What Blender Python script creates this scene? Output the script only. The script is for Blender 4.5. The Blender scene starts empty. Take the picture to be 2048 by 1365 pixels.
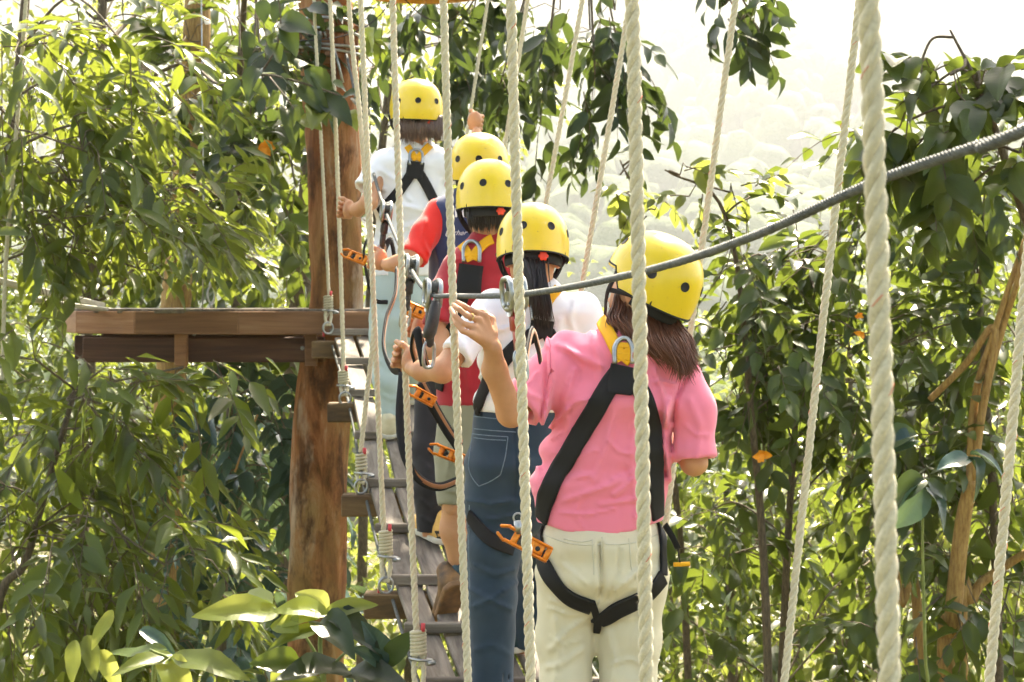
import bpy, math, random
import numpy as np
from mathutils import Vector, Matrix
random.seed(7)
RNG = np.random.default_rng(11)
SC = bpy.context.scene
COL = SC.collection

# ------------------------------------------------------------------ camera, sky, sun, exposure
F = 3600.0            # focal length in photo pixels (photo is 2048 x 1365)
HY = 605.0            # horizon row
CZ = 8.0              # camera height above the valley floor datum
cam = bpy.data.cameras.new('camera')
cam.sensor_width = 36.0
cam.lens = 36.0 * F / 2048.0
cam.shift_y = -(682.5 - HY) / 2048.0
cam.clip_start = 0.1
cam.clip_end = 6000
cam.dof.use_dof = True
cam.dof.focus_distance = 4.4
cam.dof.aperture_fstop = 13.0
camo = bpy.data.objects.new('camera', cam)
COL.objects.link(camo)
camo.location = (0, 0, CZ)
camo.rotation_euler = (math.radians(90), 0, 0)
SC.camera = camo

SUN = Vector((0.22, 0.76, 0.98)).normalized()          # towards the sun: ahead, right, high
W = bpy.data.worlds.new('World'); SC.world = W; W.use_nodes = True
wn = W.node_tree
sky = wn.nodes.new('ShaderNodeTexSky'); sky.sky_type = 'NISHITA'; sky.sun_disc = False
sky.sun_elevation = math.asin(SUN.z); sky.sun_rotation = math.atan2(SUN.x, SUN.y)
sky.altitude = 300; sky.air_density = 1.0; sky.dust_density = 3.0; sky.ozone_density = 1.0
wn.nodes['Background'].inputs['Strength'].default_value = 0.105
wn.links.new(sky.outputs[0], wn.nodes['Background'].inputs[0])
sl = bpy.data.lights.new('sun', 'SUN'); sl.energy = 5.0; sl.angle = math.radians(0.55); sl.color = (1.0, 0.955, 0.88)
so = bpy.data.objects.new('sun', sl); COL.objects.link(so)
so.location = (20, 30, 60)
so.rotation_euler = (-SUN).to_track_quat('-Z', 'Y').to_euler()
SC.view_settings.view_transform = 'Standard'
SC.view_settings.look = 'None'
SC.view_settings.gamma = 1.0
SC.view_settings.use_white_balance = True          # the photo is balanced for open shade
SC.view_settings.white_balance_temperature = 7700
SC.view_settings.white_balance_tint = 9
SC.view_settings.exposure = 2.52
SC.cycles.use_denoising = True
SC.cycles.max_bounces = 5
SC.cycles.diffuse_bounces = 3
SC.cycles.glossy_bounces = 2
SC.cycles.transmission_bounces = 3
SC.cycles.transparent_max_bounces = 8
SC.cycles.volume_bounces = 1
SC.cycles.sample_clamp_indirect = 6.0
SC.cycles.use_adaptive_sampling = True
SC.cycles.adaptive_threshold = 0.035

HAZE = 0.00034

# ------------------------------------------------------------------ helpers
def P(px, py, d):
    return Vector(((px - 1024.0) * d / F, d, CZ + (HY - py) * d / F))
def PN(px, py, d):
    return np.array(P(px, py, d))

def link(o, parent=None):
    COL.objects.link(o)
    if parent is not None: o.parent = parent
    return o
def tag(o, label=None, cat=None, group=None, kind=None):
    if label: o['label'] = label
    if cat: o['category'] = cat
    if group: o['group'] = group
    if kind: o['kind'] = kind
    return o
def empty(name, loc=(0, 0, 0), rz=0.0, parent=None):
    o = bpy.data.objects.new(name, None); o.location = loc; o.rotation_euler = (0, 0, rz)
    o.empty_display_size = 0.1
    return link(o, parent)
def wloc(parent):
    """world location of a (possibly nested) unrotated parent"""
    v = Vector((0, 0, 0))
    while parent is not None:
        v += Vector(parent.location); parent = parent.parent
    return v
def mesh_np(name, V, faces, mat=None, smooth=True, uv=None, attr=None):
    """V (n,3); faces: list of arrays, each (m,k) with one k"""
    me = bpy.data.meshes.new(name)
    V = np.asarray(V, np.float32)
    fl = [np.asarray(f, np.int32) for f in faces if len(f)]
    loops = np.concatenate([f.ravel() for f in fl]) if fl else np.zeros(0, np.int32)
    tot = np.concatenate([np.full(len(f), f.shape[1], np.int32) for f in fl]) if fl else np.zeros(0, np.int32)
    start = np.concatenate([[0], np.cumsum(tot)[:-1]]).astype(np.int32) if len(tot) else tot
    me.vertices.add(len(V)); me.vertices.foreach_set('co', V.ravel())
    me.loops.add(len(loops)); me.loops.foreach_set('vertex_index', loops)
    me.polygons.add(len(tot)); me.polygons.foreach_set('loop_start', start)
    try: me.polygons.foreach_set('loop_total', tot)
    except Exception: pass
    me.update(calc_edges=True)
    me.polygons.foreach_set('use_smooth', np.full(len(tot), bool(smooth)))
    if uv is not None:
        l = me.uv_layers.new(name='UVMap')
        l.data.foreach_set('uv', np.asarray(uv, np.float32)[loops].ravel())
    if attr is not None:
        for k, a in attr.items():
            at = me.attributes.new(k, 'FLOAT', 'POINT'); at.data.foreach_set('value', np.asarray(a, np.float32))
    if mat is not None: me.materials.append(mat)
    me.update()
    return me
def obj(name, V, faces, mat, parent=None, smooth=True, uv=None, attr=None, world=True):
    """mesh object; V in world coordinates, moved into its parent's frame"""
    V = np.asarray(V, np.float32)
    if world and parent is not None: V = V - np.array(wloc(parent), np.float32)
    return link(bpy.data.objects.new(name, mesh_np(name, V, faces, mat, smooth, uv, attr)), parent)

class MB:
    """collects pieces that make ONE mesh"""
    def __init__(s): s.v = []; s.q = []; s.t = []; s.n = 0; s.uv = []; s.a = []
    def add(s, V, quads=(), tris=(), uv=None, a=0.0):
        V = np.asarray(V, float)
        s.v.append(V); s.uv.append(np.zeros((len(V), 2)) if uv is None else np.asarray(uv)); s.a.append(np.full(len(V), a))
        if len(quads): s.q.append(np.asarray(quads, np.int64) + s.n)
        if len(tris): s.t.append(np.asarray(tris, np.int64) + s.n)
        s.n += len(V)
        return s
    def build(s, name, mat, parent=None, smooth=True, world=True):
        V = np.concatenate(s.v); f = []
        if s.q: f.append(np.concatenate(s.q))
        if s.t: f.append(np.concatenate(s.t))
        return obj(name, V, f, mat, parent, smooth, np.concatenate(s.uv), {'tone': np.concatenate(s.a)}, world)
    def mesh(s, name, mat, smooth=True):
        V = np.concatenate(s.v); f = []
        if s.q: f.append(np.concatenate(s.q))
        if s.t: f.append(np.concatenate(s.t))
        return mesh_np(name, V, f, mat, smooth, np.concatenate(s.uv), {'tone': np.concatenate(s.a)})
    def box(s, c, half, R=None, bev=0.0):
        """bevelled box; R 3x3 columns = axes"""
        hx, hy, hz = half; b = min(bev, hx * .9, hy * .9, hz * .9)
        R = np.eye(3) if R is None else np.asarray(R, float)
        if b <= 0:
            V = np.array([[x, y, z] for x in (-hx, hx) for y in (-hy, hy) for z in (-hz, hz)])
            Q = [(0, 1, 3, 2), (4, 6, 7, 5), (0, 4, 5, 1), (2, 3, 7, 6), (0, 2, 6, 4), (1, 5, 7, 3)]
            s.add(V @ R.T + np.asarray(c, float), Q); return s
        V = []; idx = {}
        for sx in (-1, 1):
            for sy in (-1, 1):
                for sz in (-1, 1):
                    for k in range(3):
                        p = [sx * (hx - b), sy * (hy - b), sz * (hz - b)]; p[k] = (sx * hx, sy * hy, sz * hz)[k]
                        idx[(sx, sy, sz, k)] = len(V); V.append(p)
        Q = []; T = []
        def g(*a): return idx[a]
        for sg in (-1, 1):
            for k, order in ((0, ((sg, -1, -1), (sg, 1, -1), (sg, 1, 1), (sg, -1, 1))), (1, ((-1, sg, -1), (-1, sg, 1), (1, sg, 1), (1, sg, -1))), (2, ((-1, -1, sg), (1, -1, sg), (1, 1, sg), (-1, 1, sg)))):
                q = [idx[o + (k,)] for o in order]
                Q.append(q if sg > 0 else q[::-1])
        for a in (-1, 1):
            for b2 in (-1, 1):
                for k in range(3):          # edges parallel to axis k
                    i, j = [(1, 2), (2, 0), (0, 1)][k]
                    def key(e, m):
                        t = [0, 0, 0]; t[k] = e; t[i] = a; t[j] = b2; return tuple(t) + (m,)
                    q = [idx[key(-1, i)], idx[key(1, i)], idx[key(1, j)], idx[key(-1, j)]]
                    Q.append(q if a * b2 < 0 else q[::-1])
        for sx in (-1, 1):
            for sy in (-1, 1):
                for sz in (-1, 1):
                    t = [idx[(sx, sy, sz, 0)], idx[(sx, sy, sz, 1)], idx[(sx, sy, sz, 2)]]
                    T.append(t if sx * sy * sz > 0 else t[::-1])
        s.add(np.array(V) @ R.T + np.asarray(c, float), Q, T); return s
    def tube(s, pts, rad, seg=8, cap=True, closed=False, flat=None, a=0.0):
        """swept tube; flat=(wmul,hmul) squashes; radius scalar or per point"""
        pts = np.asarray([tuple(p) for p in pts], float); n = len(pts)
        rad = np.full(n, rad, float) if np.isscalar(rad) else np.asarray(rad, float)
        if closed: T = np.roll(pts, -1, 0) - np.roll(pts, 1, 0)
        else: T = np.gradient(pts, axis=0)
        T /= np.linalg.norm(T, axis=1)[:, None] + 1e-12
        ref = np.array([0, 0, 1.0]) if abs(T[0, 2]) < .9 else np.array([1.0, 0, 0])
        N = np.zeros((n, 3)); u = np.cross(T[0], ref); u /= np.linalg.norm(u); N[0] = u
        for i in range(1, n):
            u = N[i - 1] - T[i] * (N[i - 1] @ T[i]); N[i] = u / (np.linalg.norm(u) + 1e-12)
        B = np.cross(T, N)
        an = np.linspace(0, 2 * math.pi, seg, endpoint=False)
        fx, fy = flat or (1, 1)
        V = (pts[:, None] + rad[:, None, None] * (np.cos(an)[None, :, None] * fx * N[:, None] + np.sin(an)[None, :, None] * fy * B[:, None])).reshape(-1, 3)
        L = np.concatenate([[0], np.cumsum(np.linalg.norm(np.diff(pts, axis=0), axis=1))])
        uv = np.stack([np.repeat(L, seg), np.tile(an / (2 * math.pi), n)], 1)
        m = n if closed else n - 1
        i = np.arange(m)[:, None]; j = np.arange(seg)[None]
        i2 = (i + 1) % n; j2 = (j + 1) % seg
        Q = np.stack([i * seg + j, i * seg + j2, i2 * seg + j2, i2 * seg + j], -1).reshape(-1, 4)
        T3 = []
        if cap and not closed:
            V = np.concatenate([V, pts[:1], pts[-1:]]); uv = np.concatenate([uv, uv[:1], uv[-1:]])
            c0, c1 = n * seg, n * seg + 1
            T3 = [(c0, (k + 1) % seg, k) for k in range(seg)] + [(c1, (n - 1) * seg + k, (n - 1) * seg + (k + 1) % seg) for k in range(seg)]
        s.add(V, Q, T3, uv, a); return s
    def lathe(s, prof, c=(0, 0, 0), R=None, seg=24):
        """prof list of (r,z) revolved about local z"""
        prof = np.asarray(prof, float); n = len(prof)
        an = np.linspace(0, 2 * math.pi, seg, endpoint=False)
        V = np.stack([prof[:, None, 0] * np.cos(an)[None], prof[:, None, 0] * np.sin(an)[None], np.repeat(prof[:, 1][:, None], seg, 1)], -1).reshape(-1, 3)
        R = np.eye(3) if R is None else np.asarray(R, float)
        i = np.arange(n - 1)[:, None]; j = np.arange(seg)[None]; j2 = (j + 1) % seg
        Q = np.stack([i * seg + j, i * seg + j2, (i + 1) * seg + j2, (i + 1) * seg + j], -1).reshape(-1, 4)
        s.add(V @ R.T + np.asarray(c, float), Q); return s

def frame(zdir, xhint=(1, 0, 0)):
    """3x3 with columns x,y,z; z along zdir"""
    z = np.asarray(zdir, float); z = z / np.linalg.norm(z)
    x = np.asarray(xhint, float); x = x - z * (x @ z)
    if np.linalg.norm(x) < 1e-6: x = np.array([0, 1.0, 0]) - z * z[1]
    x /= np.linalg.norm(x); y = np.cross(z, x)
    return np.stack([x, y, z], 1)
def catmull(pts, n=8):
    pts = np.asarray([tuple(p) for p in pts], float)
    if len(pts) < 3:
        t = np.linspace(0, 1, n + 1)[:, None]; return pts[0] * (1 - t) + pts[1] * t
    q = np.concatenate([[2 * pts[0] - pts[1]], pts, [2 * pts[-1] - pts[-2]]]); out = []
    for i in range(1, len(q) - 2):
        t = np.linspace(0, 1, n, endpoint=False)[:, None]
        a, b, c, d = q[i - 1], q[i], q[i + 1], q[i + 2]
        out.append(.5 * (2 * b + (c - a) * t + (2 * a - 5 * b + 4 * c - d) * t ** 2 + (3 * b - a - 3 * c + d) * t ** 3))
    out.append(pts[-1:]); return np.concatenate(out)

# ------------------------------------------------------------------ materials
class NT:
    def __init__(s, name):
        s.m = bpy.data.materials.new(name); s.m.use_nodes = True; s.t = s.m.node_tree
        s.b = s.t.nodes['Principled BSDF']; s.out = s.t.nodes['Material Output']
    def n(s, typ, **kw):
        x = s.t.nodes.new('ShaderNode' + typ)
        for k, v in kw.items():
            if hasattr(x, k): setattr(x, k, v)
        return x
    def l(s, a, b): s.t.links.new(a, b)
    def noise(s, scale, detail=4, rough=.55, vec=None, dist=0.0):
        x = s.n('TexNoise'); x.inputs['Scale'].default_value = scale; x.inputs['Detail'].default_value = detail
        x.inputs['Roughness'].default_value = rough; x.inputs['Distortion'].default_value = dist
        if vec is not None: s.l(vec, x.inputs['Vector'])
        return x
    def coord(s, kind='Object', scale=None, rot=None):
        c = s.n('TexCoord').outputs[kind]
        if scale is None: return c
        m = s.n('Mapping'); m.inputs['Scale'].default_value = scale
        if rot: m.inputs['Rotation'].default_value = rot
        s.l(c, m.inputs['Vector']); return m.outputs[0]
    def ramp(s, fac, stops):
        r = s.n('ValToRGB'); e = r.color_ramp.elements
        while len(e) > 1: e.remove(e[-1])
        e[0].position = stops[0][0]; e[0].color = tuple(stops[0][1]) + (1,)
        for p, c in stops[1:]:
            k = e.new(p); k.color = tuple(c) + (1,)
        s.l(fac, r.inputs[0]); return r.outputs[0]
    def mix(s, fac, a, b, mode='MIX'):
        x = s.n('MixRGB'); x.blend_type = mode
        for i, v in ((0, fac), (1, a), (2, b)):
            if isinstance(v, (int, float)): x.inputs[i].default_value = v
            elif isinstance(v, tuple): x.inputs[i].default_value = v + (1,) if len(v) == 3 else v
            else: s.l(v, x.inputs[i])
        return x.outputs[0]
    def math(s, op, a, b=0.0):
        x = s.n('Math'); x.operation = op
        for i, v in ((0, a), (1, b)):
            if isinstance(v, (int, float)): x.inputs[i].default_value = v
            else: s.l(v, x.inputs[i])
        return x.outputs[0]
    def bump(s, h, strength=.3, dist=.01, normal=None):
        x = s.n('Bump'); x.inputs['Strength'].default_value = strength; x.inputs['Distance'].default_value = dist
        s.l(h, x.inputs['Height'])
        if normal is not None: s.l(normal, x.inputs['Normal'])
        s.l(x.outputs[0], s.b.inputs['Normal']); return x.outputs[0]
    def color(s, c):
        if isinstance(c, tuple): s.b.inputs['Base Color'].default_value = c + (1,)
        else: s.l(c, s.b.inputs['Base Color'])
        return s
    def set(s, rough=.6, metal=0.0, spec=.5, sheen=0.0):
        s.b.inputs['Roughness'].default_value = rough; s.b.inputs['Metallic'].default_value = metal
        s.b.inputs['Specular IOR Level'].default_value = spec; s.b.inputs['Sheen Weight'].default_value = sheen
        return s
def blotchy(name, c1, c2, scale=8, rough=.7, bumpscale=60, bs=.25, metal=0.0, spec=.4, sheen=0.0, stretch=None, bd=.004, uvw=False):
    k = NT(name); v = k.coord('UV' if uvw else 'Object', stretch) if stretch or uvw else k.coord('Object')
    n = k.noise(scale, 5, .6, v)
    k.color(k.ramp(n.outputs[0], [(.32, c1), (.68, c2)])).set(rough, metal, spec, sheen)
    b = k.noise(bumpscale, 4, .6, v); k.bump(b.outputs[0], bs, bd)
    return k.m
def wood(name, dark, mid, light, grain=(26, 1.6, 26), rough=.72, bs=.45):
    """grain along local y"""
    k = NT(name); v = k.coord('Object', grain)
    oi = k.n('ObjectInfo'); add = k.n('VectorMath'); add.operation = 'ADD'
    sc = k.n('VectorMath'); sc.operation = 'SCALE'; sc.inputs['Scale'].default_value = 37.0
    cb = k.n('CombineXYZ')
    for i in range(3): k.l(oi.outputs['Random'], cb.inputs[i])
    k.l(cb.outputs[0], sc.inputs[0]); k.l(v, add.inputs[0]); k.l(sc.outputs[0], add.inputs[1]); v = add.outputs[0]
    n1 = k.noise(1.0, 8, .65, v, .6); n2 = k.noise(.23, 3, .5, v)
    c = k.ramp(n1.outputs[0], [(.30, dark), (.5, mid), (.72, light)])
    c = k.mix(k.math('MULTIPLY', n2.outputs[0], .55), c, mid, 'MULTIPLY')
    tone = k.math('ADD', k.math('MULTIPLY', oi.outputs['Random'], .5), .75)
    tn = k.n('CombineXYZ')
    for i in range(3): k.l(tone, tn.inputs[i])
    c = k.mix(1.0, c, tn.outputs[0], 'MULTIPLY')
    k.color(c).set(rough, 0, .35); k.bump(n1.outputs[0], bs, .004)
    return k.m
def leafmat(name, dark, light, trans=(.30, .42, .05), tw=.42, rough=.34, joined=True, spec=.32):
    k = NT(name)
    if joined:
        tone = k.n('Attribute'); tone.attribute_name = 'tone'; tone = tone.outputs['Fac']
    else: tone = k.n('ObjectInfo').outputs['Random']
    uv = k.coord('UV'); sp = k.n('SeparateXYZ'); k.l(uv, sp.inputs[0])
    ax = k.math('ABSOLUTE', sp.outputs[1])
    vein = k.math('SINE', k.math('MULTIPLY', k.math('SUBTRACT', k.math('MULTIPLY', sp.outputs[0], 1.0), k.math('MULTIPLY', ax, .22)), 62.0))
    vein = k.math('POWER', k.math('MULTIPLY', k.math('ADD', vein, 1.0), .5), 6.0)
    rib = k.math('LESS_THAN', ax, .035)
    vv = k.math('MAXIMUM', k.math('MULTIPLY', vein, .35), rib)
    base = k.ramp(tone, [(0, dark), (.75, light), (1, tuple(min(1, x * 1.5) for x in light))])
    n = k.noise(9, 3, .6, k.coord('Object'))
    base = k.mix(k.math('MULTIPLY', n.outputs[0], .35), base, tuple(x * .55 for x in dark))
    base = k.mix(k.math('MULTIPLY', vv, .35), base, tuple(min(1, x * 1.8) for x in light))
    k.color(base).set(rough, 0, spec); k.bump(vv, .25, .002)
    tr = k.n('BsdfTranslucent'); k.l(k.mix(k.math('MULTIPLY', vv, .3), k.mix(tone, trans, tuple(x * 1.25 for x in trans)), tuple(x * .6 for x in trans)), tr.inputs[0])
    mx = k.n('MixShader'); mx.inputs[0].default_value = tw
    k.l(k.b.outputs[0], mx.inputs[1]); k.l(tr.outputs[0], mx.inputs[2]); k.l(mx.outputs[0], k.out.inputs[0])
    return k.m
def fabric(name, c1, c2, rough=.85, weave=900, wr=14, ws=.35, sheen=.25, wd=.012):
    k = NT(name); v = k.coord('Object')
    n = k.noise(wr * .5, 2.2, .5, v, .9); n.noise_type = 'RIDGED_MULTIFRACTAL'; n2 = k.noise(wr * .35, 2, .5, v)
    k.color(k.mix(n2.outputs[0], c1, c2)).set(rough, 0, .25, sheen)
    w = k.noise(weave, 1, .5, v)
    nb = k.n('Bump'); nb.inputs['Strength'].default_value = .25; nb.inputs['Distance'].default_value = .0006; k.l(w.outputs[0], nb.inputs['Height'])
    k.bump(n.outputs[0], ws, wd, nb.outputs[0])
    return k.m
M = {}
M['plank'] = wood('weathered_plank', (.08, .065, .05), (.21, .175, .135), (.37, .32, .26))
M['beam'] = wood('brown_beam', (.055, .032, .014), (.15, .09, .04), (.26, .17, .08), (18, 2.2, 18))
M['fascia'] = wood('platform_timber', (.16, .07, .03), (.30, .15, .07), (.42, .24, .13), (1.3, 22, 22))
M['joist'] = wood('dark_joist', (.05, .022, .012), (.10, .045, .025), (.16, .08, .045), (1.3, 22, 22))
M['steel'] = blotchy('galvanised_steel', (.24, .25, .24), (.46, .47, .46), 30, .34, 200, .15, .9, .5)
M['dsteel'] = blotchy('dark_cable_steel', (.05, .055, .05), (.12, .128, .118), 60, .68, 300, .3, .1, .3)
M['black'] = fabric('black_webbing', (.008, .008, .008), (.016, .015, .014), .7, 700, 40, .1, .0, .001)
M['yellow_web'] = fabric('yellow_webbing', (.75, .34, .01), (.85, .42, .02), .7, 700, 40, .1, .0, .001)
M['orange'] = blotchy('orange_alloy', (.55, .14, .012), (.80, .26, .025), 60, .32, 120, .2, .55, .5)
M['redalloy'] = blotchy('red_alloy', (.25, .025, .018), (.40, .04, .03), 20, .3, 90, .1, .3, .5)
M['rubber'] = blotchy('dark_rubber', (.02, .019, .018), (.045, .04, .038), 30, .55, 200, .2)
M['redtape'] = blotchy('red_tape', (.5, .03, .04), (.65, .08, .09), 40, .5, 200, .1)
k = NT('helmet_shell'); n = k.noise(5, 4, .6, k.coord('Object')); n2 = k.noise(70, 3, .7, k.coord('Object'))
k.color(k.mix(k.math('GREATER_THAN', n2.outputs[0], .69), k.ramp(n.outputs[0], [(.3, (.72, .50, .012)), (.7, (.84, .62, .03))]), (.55, .36, .03))).set(.33, 0, .5)
sc1 = k.noise(2.2, 6, .7, k.coord('Object', (1, 9, 5)), 1.2); scm = k.ramp(sc1.outputs[0], [(.60, (0, 0, 0)), (.66, (1, 1, 1))]); lk = k.b.inputs['Base Color'].links[0].from_socket
k.color(k.mix(k.math('MULTIPLY', scm, .35), lk, (.80, .72, .40))); k.l(k.math('ADD', k.math('MULTIPLY', scm, .25), .30), k.b.inputs['Roughness'])
k.b.inputs['Coat Weight'].default_value = .25; k.b.inputs['Coat Roughness'].default_value = .15
k.bump(k.noise(40, 3, .5, k.coord('Object')).outputs[0], .06, .002); M['helmet'] = k.m
M['liner'] = blotchy('helmet_liner', (.010, .010, .010), (.02, .02, .02), 20, .8, 80, .2)
def ropemat(name, c1, c2):
    k = NT(name); v = k.coord('UV', (260, 10, 1)); v2 = k.coord('Object')
    n = k.noise(1.0, 4, .7, v, .5); n2 = k.noise(6, 4, .6, v2)
    c = k.ramp(n.outputs[0], [(.25, tuple(x * .62 for x in c1)), (.5, c1), (.75, c2)])
    k.color(k.mix(k.math('MULTIPLY', n2.outputs[0], .55), c, tuple(x * .72 for x in c1))).set(.82, 0, .25, .3)
    k.bump(n.outputs[0], .6, .0015)
    return k.m
M['rope'] = ropemat('cream_rope', (.64, .57, .39), (.82, .76, .58))
M['cord'] = ropemat('thin_cord', (.54, .48, .32), (.70, .64, .47))
M['redyarn'] = blotchy('red_yarn', (.55, .07, .03), (.65, .12, .05), 60, .8, 200, .2)
M['yellowwood'] = wood('varnished_board', (.60, .27, .03), (.72, .36, .05), (.80, .46, .10))
M['palewood'] = wood('pale_rail', (.45, .43, .38), (.6, .58, .52), (.72, .70, .65))
# ------------------------------------------------------------------ rope bridge
DK = [(0, 1.75, .386, -1.43, .92), (1, 2.70, .206, -1.43, .90), (2, 3.70, .048, -1.40, .88), (3, 4.75, -.107, -1.34, .80), (4, 5.75, -.297, -1.225, .74),
      (5, 6.70, -.469, -1.04, .50), (6, 7.65, -.642, -.775, .58), (7, 8.60, -.798, -.44, .58), (8, 9.52, -.975, -.165, .58)]
_d = np.array([r[1] for r in DK]); _x = np.array([r[2] for r in DK]); _z = np.array([r[3] for r in DK])
def deck(d):
    """left rope foot x and deck-top height at distance d"""
    return np.interp(d, _d, _x), CZ + np.interp(d, _d, _z)
def zcab(d): return CZ + 1.05 + (d - 1.75) * .175        # overhead suspension cables

def twisted(mb, path, R, pitch, spp=11, strands=3, seg=7, phase=0.0, fuzz=0.0, tracer=None):
    """laid rope: helical strands round a path"""
    path = np.asarray([tuple(p) for p in path], float)
    L = np.concatenate([[0], np.cumsum(np.linalg.norm(np.diff(path, axis=0), axis=1))])
    n = max(8, int(L[-1] / pitch * spp)); s = np.linspace(0, L[-1], n)
    C = np.stack([np.interp(s, L, path[:, k]) for k in range(3)], 1)
    T = np.gradient(C, axis=0); T /= np.linalg.norm(T, axis=1)[:, None]
    ref = np.array([0, 1.0, 0]) if abs(T[0, 1]) < .8 else np.array([0, 0, 1.0])
    N = np.cross(T, ref); N /= np.linalg.norm(N, axis=1)[:, None]; B = np.cross(T, N)
    r = R * (.535 if strands == 3 else .36); off = R * (.485 if strands == 3 else .66)
    th0 = 2 * math.pi * s / pitch + phase
    for k in range(strands):
        th = th0 + 2 * math.pi * k / strands
        wob = 1 + .05 * np.sin(s * 37 + k * 2 + phase)
        mb.tube(C + off * (np.cos(th)[:, None] * N + np.sin(th)[:, None] * B), r * wob, seg, cap=True)
    if fuzz:
        m = int(L[-1] * fuzz); i = RNG.integers(2, n - 2, m); an = RNG.uniform(0, 6.28, m)
        rad = np.cos(an)[:, None] * N[i] + np.sin(an)[:, None] * B[i]
        b0 = C[i] + rad * R * .86; tip = b0 + rad * R * RNG.uniform(.12, .42, m)[:, None] + T[i] * RNG.normal(0, .006, m)[:, None] + RNG.normal(0, .001, (m, 3))
        w = np.cross(rad, T[i]) * .0005
        V = np.stack([b0 - w, b0 + w, tip], 1).reshape(-1, 3)
        mb.add(V, (), np.arange(3 * m).reshape(-1, 3))
    if tracer is not None:
        per = int(L[-1] / pitch)
        for q in range(per):
            if random.random() < .25: continue
            ss = (q + .5 + random.uniform(-.12, .12)) * pitch; i = int(np.searchsorted(s, ss))
            if i < 2 or i > n - 3: continue
            k = random.randrange(strands)
            m = np.linspace(ss - pitch * .075, ss + pitch * .075, 5)
            c = np.stack([np.interp(m, s, C[:, j]) for j in range(3)], 1)
            # face the walkway and the camera: the yarn shows wherever it crosses the outside
            th = 2 * math.pi * m / pitch + phase + 2 * math.pi * k / strands
            c = c + (off + r * .985) * (np.cos(th)[:, None] * N[i] + np.sin(th)[:, None] * B[i])
            tracer.tube(c, R * .055, 4)

bridge = empty('rope_bridge', (float(_x[5]) + .25, 6.7, CZ - 1.04))
tag(bridge, 'narrow hanging bridge of weathered planks between pale ropes climbing to the platform', 'bridge')
bw = .56                                     # deck width
def seg_frame(a, b):
    y = np.asarray(b, float) - np.asarray(a, float); L = np.linalg.norm(y); y /= L
    x = np.cross(y, [0, 0, 1.0]); x /= np.linalg.norm(x)
    return np.stack([x, y, np.cross(x, y)], 1), L
def place(o, c, R, parent):
    m = Matrix([list(R[0]) + [0], list(R[1]) + [0], list(R[2]) + [0], [0, 0, 0, 1]])
    m = Matrix.Translation(Vector(c) - wloc(parent)) @ m
    o.matrix_local = m
plank_me = []
for k in range(5):
    mb = MB(); mb.box((0, 0, 0), (.048, .5, .011), None, .004)
    V = mb.v[0]; V[:, 2] += .003 * np.sin(V[:, 0] * 40 + k) ; V[:, 0] *= 1 + .03 * math.sin(k * 2.1)
    plank_me.append(mb.mesh('plank', M['plank'], False))
bar_me = [MB().box((0, 0, 0), (.019, .30, .018), None, .004).mesh('crossbar', M['plank'], False)]
beam_me = [MB().box((0, 0, 0), (.052, .5, .046), None, .006).mesh('beam', M['beam'], False)]
ds = []
for a, b in zip(DK[:-1], DK[1:]): ds += [a[1], (a[1] + b[1]) / 2]
ds.append(DK[-1][1])
Rbar = np.array([[0, 1.0, 0], [-1.0, 0, 0], [0, 0, 1.0]]).T      # local y -> world x
Rbar = np.stack([np.array([0, -1.0, 0]), np.array([1.0, 0, 0]), np.array([0, 0, 1.0])], 1)
for j, d in enumerate(ds):
    x, z = deck(d)
    o = link(bpy.data.objects.new('crossbar', bar_me[0]), bridge)
    place(o, (x + .03 + bw / 2, d, z + .008), Rbar, bridge)
    if j < len(ds) - 1:
        x2, z2 = deck(ds[j + 1])
        for k in range(5):
            off = .03 + .056 + k * .1125 + random.uniform(-.004, .004)
            a = np.array([x + off, d + .012, z - .024]); b = np.array([x2 + off, ds[j + 1] - .012, z2 - .024])
            R, L = seg_frame(a, b)
            o = link(bpy.data.objects.new('plank', plank_me[(j * 3 + k) % 5]), bridge)
            tw = random.uniform(-.03, .03); c, s_ = math.cos(tw), math.sin(tw)
            R = R @ np.array([[c, 0, s_], [0, 1, 0], [-s_, 0, c]]); R = R * np.array([1, L, 1])[None]
            place(o, (a + b) / 2 + np.array([0, 0, random.uniform(-.003, .003)]), R, bridge)
right_top = {2: 2108, 3: 1722, 4: 1470, 5: 1257, 6: 1163, 7: 1056, 8: 978}
left_top = {0: 1732, 1: 1269, 2: 1028, 3: 890, 4: 784, 5: 718, 6: 700, 7: 661, 8: 630}
lash = {4: (836, 1262, 1312), 5: (771, 1062, 1108), 6: (722, 908, 942), 7: (686, 742, 768), 8: (656, 592, 618)}
RR = .0114
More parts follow.
